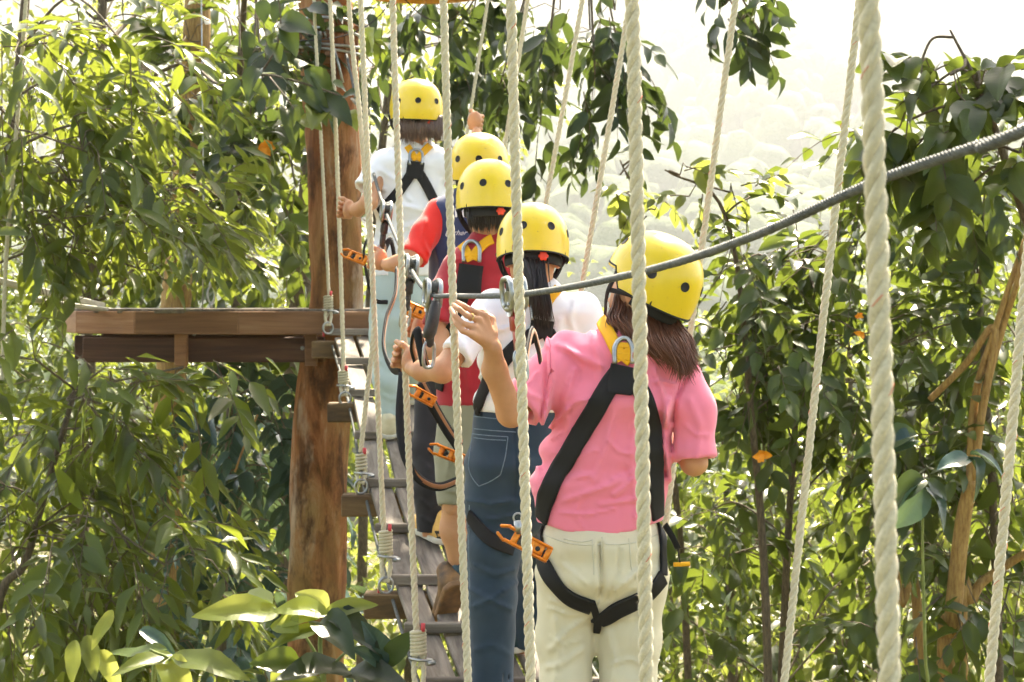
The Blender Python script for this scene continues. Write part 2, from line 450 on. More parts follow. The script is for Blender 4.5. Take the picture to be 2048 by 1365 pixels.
for i, d, x, z, w in DK:
    zb = CZ + z
    R = Rbar * np.array([1, w + .16, 1])[None]
    o = link(bpy.data.objects.new('beam', beam_me[0]), bridge); place(o, (x + w / 2, d, zb - .085), R, bridge)
    for side in (0, 1):
        if side == 0:
            foot = np.array([x, d, zb]); t0 = PN(left_top[i], 0, d)
        else:
            foot = np.array([x + w, d, zb])
            t0 = PN(right_top[i], 0, d) if i in right_top else np.array([x + 1.12 + .02 * i, d, CZ + .168 * d])
        if side == 1 and i == 5: foot = np.array([.10, d, zb])
        up = (t0 - foot); top = foot + up * ((zcab(d) - foot[2]) / up[2])
        path = [foot + np.array([0, 0, .10])] + [t0] + [top]
        if side == 0 and i == 6:
            path = list(catmull([PN(722, 905, d), PN(731, 800, d), PN(745, 640, d), PN(735, 450, d), PN(722, 250, d), t0, top], 8))
        elif side == 0 and i in lash:
            path = [PN(lash[i][0], lash[i][1] + 10, d), t0, top]
        path = catmull(path, 10) if len(path) == 3 else np.array(path)
        if side == 0 and i in (5, 7, 8): path = path + np.array([0, 0, 0]) 
        # slight hand-hung slack
        tt = np.linspace(0, 1, len(path)); path[:, 0] += .006 * np.sin(tt * math.pi * 1.7 + i)
        mb = MB(); tr = MB() if i <= 4 else None
        near = d < 4
        twisted(mb, path, RR * (1.0 if d < 9 else .85), .076, 12 if near else 9, 3, 8 if near else 6, i * 1.3 + side, 900 if d < 3 else (420 if d < 6 else 0), tr)
        ro = mb.build('suspension_rope', M['rope'], bridge)
        if tr is not None and tr.n: tr.build('marker_thread', M['redyarn'], ro)['kind'] = 'stuff'
        if side == 0 and i in lash:
            lx, y0, y1 = lash[i]
            a, b = PN(lx, y0, d), PN(lx + 1, y1, d); ax = (b - a) / np.linalg.norm(b - a); Fm = frame(ax)
            lb = MB(); nw = 7 if i in (4, 5) else 5; th = np.linspace(0, 2 * math.pi * nw, nw * 14); tq = np.linspace(0, 1, len(th))
            hel = a + (b - a) * tq[:, None] + (np.cos(th)[:, None] * Fm[:, 0] * .021 + np.sin(th)[:, None] * Fm[:, 1] * .016)
            lb.tube(hel, .0072 if i in (4, 5) else .0062, 6); lb.tube(catmull([hel[-1], hel[-1] + np.array([-.03, -.01, -.05]), hel[-1] + np.array([-.045, -.012, -.12])], 5), .004, 5)
            lb.build('lashing', M['cord'], ro)
            tb = MB(); tb.tube([a + np.array([.016, -.012, .0]), a + np.array([.017, -.012, .026])], .0072, 7)
            tb.build('tape_end', M['redtape'], ro)
            tb = MB(); q = hel[-1] + np.array([-.045, -.012, -.12]); tb.tube([q, q - np.array([.001, 0, .028])], .0065, 6); tb.build('tape_end', M['redtape'], ro)
            fb = MB()
            for sx in (-1, 1):     # the doubled end below the lashing
                ring = PN({4: 838, 5: 772, 6: 722, 7: 690, 8: 656}[i], {4: 1385, 5: 1165, 6: 968, 7: 792, 8: 652}[i], d - .03)
                pth = catmull([a + (b - a) * .1 + np.array([sx * .012, .0, 0]), b + np.array([sx * .012, 0, 0]), (b + ring) / 2 + np.array([sx * .016, 0, 0]), ring + np.array([sx * .006, 0, 0])], 6)
                twisted(fb, pth, RR * .8, .06, 9, 3, 6, sx)
            fb.build('rope_loop', M['rope'], ro)
            sb = MB(); an = np.linspace(0, 2 * math.pi, 18, endpoint=False)
            sb.tube(ring + np.stack([np.cos(an) * .026, 0.3 * np.cos(an) * .026, np.sin(an) * .030 - .012], 1), .0055, 6, closed=True); sb.build('ring', M['steel'], ro)
            sb = MB(); c = b + np.array([0, -.006, -.012])
            sb.tube(catmull([c + np.array([-.03, 0, .004]), c + np.array([0, -.024, .004]), c + np.array([.034, -.012, 0]), c + np.array([.04, .01, -.002]), c + np.array([.0, .02, 0]), c + np.array([-.03, 0, .004])], 5), .0052, 6)
            sb.tube([c + np.array([.03, -.02, -.008]), c + np.array([.052, -.004, -.008])], .0085, 6)
            sb.build('shackle', M['steel'], ro)
for side in (0, 1):          # side cables under the deck and overhead
    mb = MB(); pts = [(r[2] + side * (bw + .06) + (.02 if side == 0 else 0), r[1], CZ + r[3] - .05) for r in DK]
    mb.tube(catmull(pts, 4), .007, 6); mb.build('deck_cable', M['dsteel'], bridge)
    pts = []
    for i, d, x, z, w in DK:
        t0 = PN(left_top[i], 0, d) if side == 0 else (PN(right_top[i], 0, d) if i in right_top else np.array([x + 1.12 + .02 * i, d, CZ + .168 * d]))
        foot = np.array([x + side * w, d, CZ + z]); up = t0 - foot; pts.append(foot + up * ((zcab(d) - foot[2]) / up[2]))
    pts.append(np.array([-1.0 + .2 * side, 9.95, zcab(9.9)]))
    mb = MB(); mb.tube(catmull(pts, 4), .008, 6); mb.build('overhead_cable', M['dsteel'], bridge)

# ------------------------------------------------------------------ post with its platforms
k = NT('post_bark'); v = k.coord('Object', (6, 6, 1.3)); n = k.noise(1.6, 10, .7, v, .7); n2 = k.noise(1.3, 5, .6, k.coord('Object', (1, 1, .45))); n3 = k.noise(9, 7, .7, k.coord('Object', (1, 1, .4))); n4 = k.noise(3.2, 6, .65, k.coord('Object', (1, 1, .35)))
c = k.ramp(n.outputs[0], [(.30, (.07, .022, .008)), (.44, (.22, .075, .025)), (.56, (.36, .15, .06)), (.70, (.50, .33, .21))])
c = k.mix(k.ramp(n2.outputs[0], [(.48, (0, 0, 0)), (.62, (.75, .75, .75))]), c, (.22, .15, .05))
c = k.mix(k.ramp(n4.outputs[0], [(.55, (0, 0, 0)), (.66, (.7, .7, .7))]), c, (.50, .40, .30))
c = k.mix(k.ramp(n3.outputs[0], [(.50, (0, 0, 0)), (.64, (.9, .9, .9))]), c, (.06, .026, .011)); k.color(c).set(.88, 0, .2); k.bump(k.mix(.5, n.outputs[0], n3.outputs[0]), .9, .02)
M['post'] = k.m
post = empty('timber_post', (-1.0, 10.0, 0)); tag(post, 'thick orange brown timber post with peeling bark carrying the platform', 'post')
cl = [(650, -420, .15), (650, -60, .152), (656, 80, .155), (666, 300, .150), (672, 600, .146), (646, 800, .158), (640, 900, .160), (634, 1165, .156), (626, 1500, .165), (615, 2200, .18), (610, 3500, .2)]
pp = catmull([(*P(a, b, 10.0), r) for a, b, r in cl], 6)
mb = MB(); rr = pp[:, 3] * (1 + .02 * np.sin(pp[:, 2] * 5.0) + .015 * np.sin(pp[:, 2] * 13)); mb.tube(pp[:, :3], rr, 28)
V = mb.v[0]; V[:, 0] += .006 * np.sin(V[:, 2] * 9 + V[:, 1] * 30); V[:, 1] += .006 * np.sin(V[:, 2] * 7 + V[:, 0] * 26)
mb.build('trunk', M['post'], post)
for zz, rk in ((52, .0085), (66, .008), (92, .0085), (104, .0085)):
    c0 = PN(655, zz, 10.0); an = np.linspace(0, 2 * math.pi, 40, endpoint=False); mb = MB()
    mb.tube(c0 + np.stack([np.cos(an) * .178, np.sin(an) * .178, .02 * np.cos(an + zz)], 1), rk, 7, closed=True); mb.build('cable_wrap', M['steel'], post)
for kk, a in enumerate(np.linspace(0, 2 * math.pi, 9, endpoint=False)):
    c0 = PN(655, 88, 10.0) + np.array([math.cos(a) * .162, math.sin(a) * .162, 0]); R = frame((0, 0, 1), (math.cos(a), math.sin(a), 0))
    mb = MB(); mb.box(c0, (.010, .028, .13 if kk % 3 else .10), R, .003); mb.build('packing_block', M['fascia'], post, False)
mb = MB(); c0 = PN(640, 70, 9.82)
for q in range(5): mb.tube([c0 + np.array([-.06 + q * .022, -.03, .012]), c0 + np.array([-.055 + q * .022, -.06, -.002]), c0 + np.array([-.052 + q * .022, -.03, -.016])], .006, 6)
mb.tube([PN(660, 75, 9.82), PN(672, 110, 9.8), PN(686, 165, 9.75)], .008, 6); mb.build('cable_clamp', M['steel'], post)

plat = empty('round_platform', (-1.5, 10.6, CZ - .05)); tag(plat, 'round brown timber platform fixed to the post at the top of the bridge', 'platform')
zt = CZ - .048
pl = [(-2.40, 9.98), (-2.02, 9.68), (-1.45, 9.56), (-.68, 9.60), (-.22, 10.1), (-.2, 11.0), (-.7, 11.7), (-1.6, 11.95), (-2.4, 11.5), (-2.68, 10.7)]
for a, b in zip(pl, pl[1:] + pl[:1]):
    a = np.array(a); b = np.array(b); t = (b - a); L = np.linalg.norm(t); t /= L
    R = np.stack([np.array([t[0], t[1], 0]), np.array([-t[1], t[0], 0]), np.array([0, 0, 1.0])], 1)
    mb = MB(); mb.box((0, 0, 0), (L / 2 + .012, .018, .062), None, .005); o = mb.build('rim_board', M['fascia'], plat, False, False)
    c = (a + b) / 2; place(o, (c[0], c[1], zt - .062), R, plat)
def inside_span(y):
    xs = []
    for a, b in zip(pl, pl[1:] + pl[:1]):
        if (a[1] - y) * (b[1] - y) < 0: xs.append(a[0] + (b[0] - a[0]) * (y - a[1]) / (b[1] - a[1]))
    return (min(xs), max(xs)) if len(xs) > 1 else None
y = 9.66
while y < 11.9:
    sp = inside_span(y)
    if sp:
        cuts = [sp] if abs(y - 10.0) > .26 else [(sp[0], -1.19), (-.80, sp[1])]
        for s0, s1 in cuts:
            if s1 - s0 < .1: continue
            mb = MB(); mb.box((0, 0, 0), ((s1 - s0) / 2 - .015, .056, .012), None, .003); o = mb.build('deck_board', M['plank'], plat, False, False)
            place(o, ((s0 + s1) / 2, y, zt + .0005), np.eye(3), plat)
    y += .122
for (x0, x1, yy) in ((-2.33, -1.02, 9.80), (-2.5, -.3, 10.32), (-2.5, -.3, 11.0)):
    mb = MB(); mb.box((0, 0, 0), ((x1 - x0) / 2, .04, .068), None, .005); o = mb.build('joist', M['joist'], plat, False, False); place(o, ((x0 + x1) / 2, yy, zt - .21), np.eye(3), plat)
for px in (360, 621):
    c = P(px, 686, 9.66); mb = MB(); mb.box((0, 0, 0), (.033, .03, .09), None, .005); o = mb.build('cleat', M['fascia'], plat, False, False); place(o, (c.x, 9.70, zt - .205), np.eye(3), plat)
for px, py in ((388, 668), (605, 697), (612, 668)):
    c = PN(px, py, 9.71); mb = MB(); mb.lathe([(.0, -.004), (.012, -.003), (.012, .006), (.0, .006)], c, frame((0, -1, 0)), 8); mb.build('bolt', M['steel'], plat)

upper = empty('upper_platform', (-.485, 9.75, CZ + 1.673)); tag(upper, 'round yellowish timber disc above the climbers, cut off by the top edge', 'platform')
prof_n = 40; an = np.linspace(0, 2 * math.pi, prof_n, endpoint=False)
for q in range(12):      # sectors of the disc
    a0, a1 = 2 * math.pi * q / 12, 2 * math.pi * (q + .97) / 12; aa = np.linspace(a0, a1, 5)
    ri, ro = .04, .35
    V = [[r * math.cos(t), r * math.sin(t), z] for z in (0, .045) for r in (ri, ro) for t in aa]; Q = []
    for i in range(4):
        Q += [(i + 1, i, 5 + i, 6 + i), (10 + i, 11 + i, 16 + i, 15 + i), (5 + i, 15 + i, 16 + i, 6 + i), (i, i + 1, 11 + i, 10 + i)]
    Q += [(0, 10, 15, 5), (4, 9, 19, 14)]
    mb = MB(); mb.add(np.array(V), Q); o = mb.build('board', M['yellowwood'] if 'yellowwood' in M else M['fascia'], upper, False, False)
    o.location = (0, 0, .0)
mb = MB(); mb.box((-.72, 9.8, CZ + 1.79), (.4, .04, .05), None, .005); mb.build('bracket', M['joist'], upper, False)

# small hardware on and round the platform
sw = empty('swivel_hook', tuple(P(422, 612, 10.2))); tag(sw, 'small steel swivel hook standing on the platform edge', 'hook')
c = PN(422, 590, 10.2); mb = MB(); an = np.linspace(0, 2 * math.pi, 20, endpoint=False)
mb.tube(c + np.stack([np.cos(an) * .02, 0 * an, np.sin(an) * .045], 1), .006, 6, closed=True); mb.build('eye', M['steel'], sw)
mb = MB(); mb.tube([c + np.array([0, 0, .04]), c + np.array([0, 0, .075])], .012, 8); mb.tube([c + np.array([0, 0, -.045]), PN(422, 617, 10.2)], .009, 6); mb.build('shank', M['steel'], sw)
mb = MB(); mb.tube([PN(405, 617, 10.2), PN(407, 400, 10.2), PN(404, 100, 10.2), PN(400, -200, 10.2)], .004, 5)
tag(mb.build('guy_wire', M['steel']), 'thin grey wire rising straight from the platform edge', 'wire')
for q, (a, b, lab) in enumerate((((-40, 553), (205, 612), 'upper pale handrail bar running into the platform from the left'), ((60, 600), (230, 622), 'lower pale bar just under the handrail left of the platform'))):
    a = PN(*a, 9.2); b = PN(*b, 9.95); R, L = seg_frame(a, b); mb = MB(); mb.box((0, 0, 0), (.022, L / 2, .016 - .005 * q), None, .004)
    V = mb.v[0]; mb.v[0] = V @ R.T + (a + b) / 2; tag(mb.build('rail_bar', M['palewood'] if 'palewood' in M else M['steel'], None, False), lab, 'rail', 'rail bars left of the platform')
mb = MB(); twisted(mb, catmull([PN(56, -60, 8.5), PN(48, 60, 8.5), PN(30, 300, 8.5), PN(12, 520, 8.5), PN(4, 760, 8.5)], 8), .011, .08, 9, 3, 6)
tag(mb.build('white_rope', M['cord']), 'lone thin white rope hanging at the far left of the leaves', 'rope')

# steel lifeline the climbers are clipped to
CABLE = catmull([(1.25, .1, CZ + .50), PN(2120, 232, 1.95), PN(2048, 262, 2.05), PN(1755, 362, 2.36), PN(1500, 475, 2.75), PN(1275, 546, 3.25), PN(1043, 589, 4.15), PN(900, 592, 5.05), PN(862, 588, 5.4), PN(826, 545, 5.9), PN(772, 425, 7.2), PN(735, 300, 8.4), PN(690, 95, 9.8)], 12)
mb = MB(); twisted(mb, CABLE[:-1], .0074, .05, 8, 6, 5)
tag(mb.build('steel_lifeline', M['dsteel']), 'grey twisted steel cable sweeping across the picture and down to the climbers', 'cable')
for q, (pts, lab) in enumerate((([PN(600, 82, 9.7), PN(660, 78, 9.7), PN(720, 60, 9.7), PN(765, 25, 9.7), PN(795, -25, 9.7)], 'thin black wire looping from the post up to the upper disc'),
                                ([PN(800, -10, 9.7), PN(850, 35, 9.8), PN(900, 40, 9.9), PN(940, 0, 9.9)], 'thin black wire sagging below the upper disc'))):
    mb = MB(); mb.tube(catmull(pts, 8), .0035, 5); tag(mb.build('black_wire', M['rubber']), lab, 'wire')
# ------------------------------------------------------------------ implicit-surface tools for bodies and clothes
f32 = np.float32
def smin(a, b, k):
    h = np.clip(.5 + .5 * (b - a) / k, 0, 1); return b + (a - b) * h - k * h * (1 - h)
def cap(p, a, b, ra, rb):
    a = np.asarray(a, f32); b = np.asarray(b, f32); ab = b - a; q = p - a
    t = np.clip((q @ ab) / f32(ab @ ab + 1e-9), 0, 1)
    return np.linalg.norm(q - t[..., None] * ab, axis=-1) - (ra + (rb - ra) * t)
def chain(p, pts, rad, k=.015):
    d = None
    for i in range(len(pts) - 1):
        c = cap(p, pts[i], pts[i + 1], rad[i], rad[i + 1]); d = c if d is None else smin(d, c, k)
    return d
def ell(p, c, r, R=None):
    q = p - np.asarray(c, f32)
    if R is not None: q = q @ np.asarray(R, f32)
    r = np.asarray(r, f32); l = np.linalg.norm(q / r, axis=-1); g = np.linalg.norm(q / (r * r), axis=-1) + 1e-6
    return l * (l - 1) / g
def loft(p, rows, lat, k=.03):
    """rows: (centre, half width, half depth)"""
    lat = np.asarray(lat, f32); lat = lat / np.linalg.norm(lat); dep = np.array([-lat[1], lat[0], 0], f32); D = None
    for (a, wa, ha), (b, wb, hb) in zip(rows[:-1], rows[1:]):
        a = np.asarray(a, f32); b = np.asarray(b, f32); ab = b - a; q = p - a; t = np.clip((q @ ab) / f32(ab @ ab), 0, 1)
        r = q - t[..., None] * ab; u = r @ lat; v = r @ dep; w2 = np.maximum(np.sum(r * r, -1) - u * u - v * v, 0)
        W_ = wa + (wb - wa) * t; H_ = ha + (hb - ha) * t
        l = np.sqrt((u / W_) ** 2 + (v / H_) ** 2 + w2 / (.06 ** 2)); g = np.sqrt((u / W_ ** 2) ** 2 + (v / H_ ** 2) ** 2 + w2 / .06 ** 4) + 1e-6
        d = l * (l - 1) / g; D = d if D is None else smin(D, d, k)
    return D
def surfnet(f, lo, hi, h):
    lo = np.asarray(lo, float); n = np.ceil((np.asarray(hi) - lo) / h).astype(int) + 1
    ax = [(lo[k] + h * np.arange(n[k])).astype(f32) for k in range(3)]
    p = np.stack(np.meshgrid(*ax, indexing='ij'), -1); D = f(p).astype(f32)
    S = D < 0; nx, ny, nz = n
    cs = np.zeros((nx - 1, ny - 1, nz - 1), np.int8)
    for a in (0, 1):
        for b in (0, 1):
            for c in (0, 1): cs += S[a:nx - 1 + a, b:ny - 1 + b, c:nz - 1 + c]
    act = (cs > 0) & (cs < 8); I = np.argwhere(act); idx = -np.ones(act.shape, np.int64); idx[act] = np.arange(len(I))
    acc = np.zeros((len(I), 3)); cnt = np.zeros(len(I)); corners = [(a, b, c) for a in (0, 1) for b in (0, 1) for c in (0, 1)]
    for c0 in corners:
        for axx in range(3):
            if c0[axx]: continue
            c1 = list(c0); c1[axx] = 1
            d0 = D[I[:, 0] + c0[0], I[:, 1] + c0[1], I[:, 2] + c0[2]]; d1 = D[I[:, 0] + c1[0], I[:, 1] + c1[1], I[:, 2] + c1[2]]
            m = (d0 < 0) != (d1 < 0); t = np.where(m, d0 / np.where(m, d0 - d1, 1), 0)
            q = np.array(c0, float)[None] + np.zeros((len(I), 3)); q[:, axx] += t
            acc[m] += q[m]; cnt[m] += 1
    V = lo + h * (I + acc / cnt[:, None]); Q = []
    for axx in range(3):
        u, v = [(1, 2), (2, 0), (0, 1)][axx]
        A = [slice(None)] * 3; A[axx] = slice(0, -1); B = list(A); B[axx] = slice(1, None)
        ch = S[tuple(A)] != S[tuple(B)]; E = np.argwhere(ch)
        ok = (E[:, u] > 0) & (E[:, v] > 0) & (E[:, u] < n[u] - 1) & (E[:, v] < n[v] - 1); E = E[ok]
        def cell(du, dv):
            c = E.copy(); c[:, u] += du; c[:, v] += dv; return idx[c[:, 0], c[:, 1], c[:, 2]]
        q = np.stack([cell(-1, -1), cell(0, -1), cell(0, 0), cell(-1, 0)], 1)
        ins = S[E[:, 0], E[:, 1], E[:, 2]]; q[~ins] = q[~ins][:, ::-1]; Q.append(q)
    return V, np.concatenate(Q)
def grad(f, p, e=.003):
    p = np.asarray(p, f32); g = np.stack([f(p + np.eye(3, dtype=f32)[k] * e) - f(p - np.eye(3, dtype=f32)[k] * e) for k in range(3)], -1)
    return g / (np.linalg.norm(g, axis=-1, keepdims=True) + 1e-9)
def hit(f, pix, d0, near=.45, far=.4):
    """points on a surface seen at photo pixels (nearest approach where the ray passes beside it)"""
    pix = np.asarray(pix, float); ds = np.linspace(d0 - near, d0 + far, 170)
    R = np.stack([(pix[:, 0] - 1024) / F, np.ones(len(pix)), (HY - pix[:, 1]) / F], 1)
    p = (R[:, None] * ds[None, :, None] + np.array([0, 0, CZ])).astype(f32); v = f(p); out = []
    for i in range(len(pix)):
        k = np.argmax(v[i] < 0)
        if v[i, k] < 0 and k > 0:
            t = v[i, k - 1] / (v[i, k - 1] - v[i, k]); out.append(p[i, k - 1] * (1 - t) + p[i, k] * t)
        else: out.append(p[i, np.argmin(v[i])])
    return np.array(out, float)
def settle(f, q, off, it=3):
    for _ in range(it):
        q = q - grad(f, q) * (f(q.astype(f32)) - off)[:, None]
    return q
def strap(f, pix, width, d0, off=.0035, thick=.003, step=9, across=5, smooth=3, mb=None):
    pix = np.asarray(pix, float); c = catmull(np.c_[pix, np.zeros(len(pix))], 12)[:, :2] if len(pix) > 2 else np.linspace(pix[0], pix[1], 12)
    L = np.concatenate([[0], np.cumsum(np.linalg.norm(np.diff(c, axis=0), axis=1))]); n = max(4, int(L[-1] / step)); s = np.linspace(0, L[-1], n)
    c = np.stack([np.interp(s, L, c[:, k]) for k in range(2)], 1); q = hit(f, c, d0)
    for _ in range(smooth): q[1:-1] = (q[:-2] + 2 * q[1:-1] + q[2:]) / 4
    q = settle(f, q, off); nr = grad(f, q, .012); t = np.gradient(q, axis=0); w = np.cross(nr, t); w /= np.linalg.norm(w, axis=1)[:, None] + 1e-9
    for _ in range(2): w[1:-1] = (w[:-2] + 2 * w[1:-1] + w[2:]) / 4
    us = np.linspace(-.5, .5, across); G = q[:, None] + w[:, None] * (us * width)[None, :, None]
    G = settle(f, G.reshape(-1, 3), off, 2).reshape(n, across, 3)
    if across > 3:
        for _ in range(3): G[1:-1] = (G[:-2] + 2 * G[1:-1] + G[2:]) / 4
    top = G
    G2 = settle(f, G.reshape(-1, 3), off - thick, 1).reshape(n, across, 3)
    V = np.concatenate([top.reshape(-1, 3), G2.reshape(-1, 3)]); i = np.arange(n - 1)[:, None]; j = np.arange(across - 1)[None]; o = n * across
    a = np.stack([i * across + j, (i + 1) * across + j, (i + 1) * across + j + 1, i * across + j + 1], -1).reshape(-1, 4)
    b = a[:, ::-1] + o; ii = np.arange(n - 1)
    e1 = np.stack([ii * across, ii * across + o, (ii + 1) * across + o, (ii + 1) * across], 1); e2 = np.stack([ii * across + across - 1, (ii + 1) * across + across - 1, (ii + 1) * across + across - 1 + o, ii * across + across - 1 + o], 1)
    mb = mb or MB(); mb.add(V, np.concatenate([a, b, e1, e2])); return mb
def folded(f, folds=(), amp=.0025, seed=0, scale=1.0, press=()):
    """adds drawn creases (pixel polylines: pts, height m, width px) and soft random drape to a cloth surface"""
    ph = np.random.default_rng(seed).uniform(0, 6.28, 12)
    def g(p):
        d = f(p); m = np.abs(d) < .03
        if not m.any(): return d
        q = p[m]; x, y, z = q[..., 0], q[..., 1], q[..., 2]
        w = np.sin(x * 31 * scale + ph[0] + 1.7 * np.sin(z * 11 * scale + ph[1])) * np.sin(z * 23 * scale + x * 9 + ph[2]) + .6 * np.sin((x * .8 + z) * 43 * scale + ph[3] + 1.3 * np.sin(y * 19 + ph[4])) * np.sin((z - x) * 17 * scale + ph[5])
        e = amp * w
        if len(folds):
            px = 1024 + F * x / y; py = HY - F * (z - CZ) / y
            for pts, h, wd in folds:
                pts = np.asarray(pts, float); best = None
                for a, b in zip(pts[:-1], pts[1:]):
                    ab = b - a; t = np.clip(((px - a[0]) * ab[0] + (py - a[1]) * ab[1]) / (ab @ ab), 0, 1)
                    dd = (px - a[0] - t * ab[0]) ** 2 + (py - a[1] - t * ab[1]) ** 2; best = dd if best is None else np.minimum(best, dd)
                e = e + 1.9 * h * np.exp(-best / (.40 * wd * wd)) - .55 * h * np.exp(-best / (1.6 * wd * wd))
        if len(press):
            px = 1024 + F * x / y; py = HY - F * (z - CZ) / y
            for pts, wd in press:          # webbing pulls the cloth flat
                pts = np.asarray(pts, float); best = None
                for a, b in zip(pts[:-1], pts[1:]):
                    ab = b - a; t = np.clip(((px - a[0]) * ab[0] + (py - a[1]) * ab[1]) / (ab @ ab), 0, 1)
                    dd = (px - a[0] - t * ab[0]) ** 2 + (py - a[1] - t * ab[1]) ** 2; best = dd if best is None else np.minimum(best, dd)
                e = e * (1 - np.exp(-(best / (wd * .75) ** 2) ** 2))
        d = d.copy(); d[m] = d[m] - e; return d
    return g

# ------------------------------------------------------------------ skin, hair, cloth
k = NT('skin'); n = k.noise(9, 4, .6, k.coord('Object')); n2 = k.noise(160, 3, .6, k.coord('Object'))
k.color(k.ramp(n.outputs[0], [(.3, (.46, .215, .105)), (.7, (.60, .31, .17))])).set(.5, 0, .4); k.b.inputs['Subsurface Weight'].default_value = .12; k.b.inputs['Subsurface Radius'].default_value = (.02, .008, .004)
k.bump(n2.outputs[0], .12, .001); M['skin'] = k.m
def hairmat(name, c1, c2):
    k = NT(name); n = k.noise(1, 3, .6, k.coord('UV', (3, 60, 1))); tn = k.n('Attribute'); tn.attribute_name = 'tone'
    k.color(k.mix(tn.outputs['Fac'], k.mix(n.outputs[0], c1, c2), c2)).set(.38, 0, .5); k.b.inputs['Anisotropic'].default_value = .6; return k.m
M['hair_black'] = hairmat('black_hair', (.008, .006, .005), (.03, .022, .018))
M['hair_brown'] = hairmat('brown_hair', (.045, .014, .007), (.20, .075, .035))
M['hair_grey'] = hairmat('ash_brown_hair', (.07, .04, .03), (.22, .15, .12))
M['pink'] = fabric('pink_cotton', (.84, .20, .29), (.88, .235, .325), .88, 900, 16, .45, .3, .014)
M['white'] = fabric('white_cotton', (.76, .77, .78), (.82, .83, .84), .88, 900, 16, .4, .3, .012)
M['red'] = fabric('crimson_cotton', (.34, .012, .022), (.42, .02, .03), .85, 900, 16, .4, .3, .012)
M['brightred'] = fabric('scarlet_cotton', (.72, .02, .015), (.78, .03, .02), .85, 900, 16, .3, .3, .01)
M['navy'] = fabric('navy_fleece', (.022, .035, .095), (.032, .05, .125), .9, 600, 14, .35, .4, .012)
M['cream'] = fabric('cream_twill', (.56, .50, .33), (.66, .60, .43), .85, 1100, 18, .4, .2, .012)
M['denim'] = fabric('dark_denim', (.006, .020, .033), (.030, .060, .088), .8, 1300, 22, .45, .2, .010)
M['paledenim'] = fabric('pale_denim', (.36, .47, .45), (.50, .60, .58), .85, 1200, 18, .35, .2, .010)
M['khaki'] = fabric('khaki_twill', (.22, .21, .135), (.30, .285, .19), .85, 1100, 18, .4, .2, .01)
M['blackcloth'] = fabric('black_cotton', (.012, .012, .013), (.024, .024, .026), .9, 1000, 18, .4, .15, .01)
M['stitch'] = blotchy('denim_stitch', (.10, .15, .19), (.16, .22, .26), 60, .8, 300, .2)
M['seam'] = blotchy('cream_seam', (.50, .46, .32), (.58, .54, .40), 60, .8, 300, .2)
M['tan'] = blotchy('tan_shoe', (.62, .34, .08), (.72, .45, .14), 20, .7, 200, .3)
M['creamshoe'] = blotchy('cream_shoe', (.62, .56, .36), (.72, .66, .48), 20, .75, 200, .3)
M['tealshoe'] = blotchy('dark_teal_shoe', (.010, .035, .045), (.02, .06, .07), 20, .4, 200, .2)
M['brownshoe'] = blotchy('brown_black_shoe', (.03, .02, .012), (.30, .15, .05), 16, .6, 120, .3)
M['sole'] = blotchy('pale_sole', (.5, .47, .38), (.62, .6, .5), 20, .7, 200, .2)
M['brownsole'] = blotchy('brown_rubber_sole', (.10, .05, .02), (.34, .17, .06), 14, .6, 120, .3)
M['pink_seam'] = blotchy('pink_stitch', (.62, .10, .16), (.68, .13, .19), 60, .85, 300, .2)
M['dial'] = blotchy('red_dial', (.80, .05, .02), (.86, .08, .03), 20, .45, 100, .1)
M['gold'] = blotchy('gold', (.8, .55, .18), (.9, .65, .25), 20, .25, 100, .05, 1.0)
M['white_print'] = blotchy('white_print', (.72, .73, .74), (.8, .8, .8), 40, .7, 200, .1)
M['dark_print'] = blotchy('dark_print', (.03, .025, .02), (.05, .04, .03), 40, .8, 200, .1)

def sdf_obj(name, f, lo, hi, h, mat, parent):
    V, Q = surfnet(f, lo, hi, h); return obj(name, V, [Q], mat, parent, True)
def bounds(pts, pad):
    a = np.array([tuple(p) for p in pts]); return a.min(0) - pad, a.max(0) + pad
def text_on(f, body, x, y, h, d0, mat, parent, name, shear=0.0, off=.002, bold=0.0, wmul=1.0):
    """lettering laid on a surface; x,y = pixel of the lower left, h = pixel height"""
    cu = bpy.data.curves.new('lettering', 'FONT'); cu.body = body; cu.size = 1.0; cu.shear = shear; cu.offset = bold; cu.resolution_u = 3; cu.fill_mode = 'FRONT'
    to = bpy.data.objects.new('lettering', cu); COL.objects.link(to); bpy.context.view_layer.update()
    me = to.to_mesh(); V = np.array([v.co[:] for v in me.vertices]); me.calc_loop_triangles(); T = np.array([t.vertices[:] for t in me.loop_triangles]); to.to_mesh_clear(); bpy.data.objects.remove(to); bpy.data.curves.remove(cu)
    pix = np.stack([x + V[:, 0] * h * 1.4 * wmul, y - V[:, 1] * h * 1.4], 1); q = settle(f, hit(f, pix, d0), off, 2)
    mb = MB(); mb.add(q, (), T); return mb.build(name, mat, parent, False)

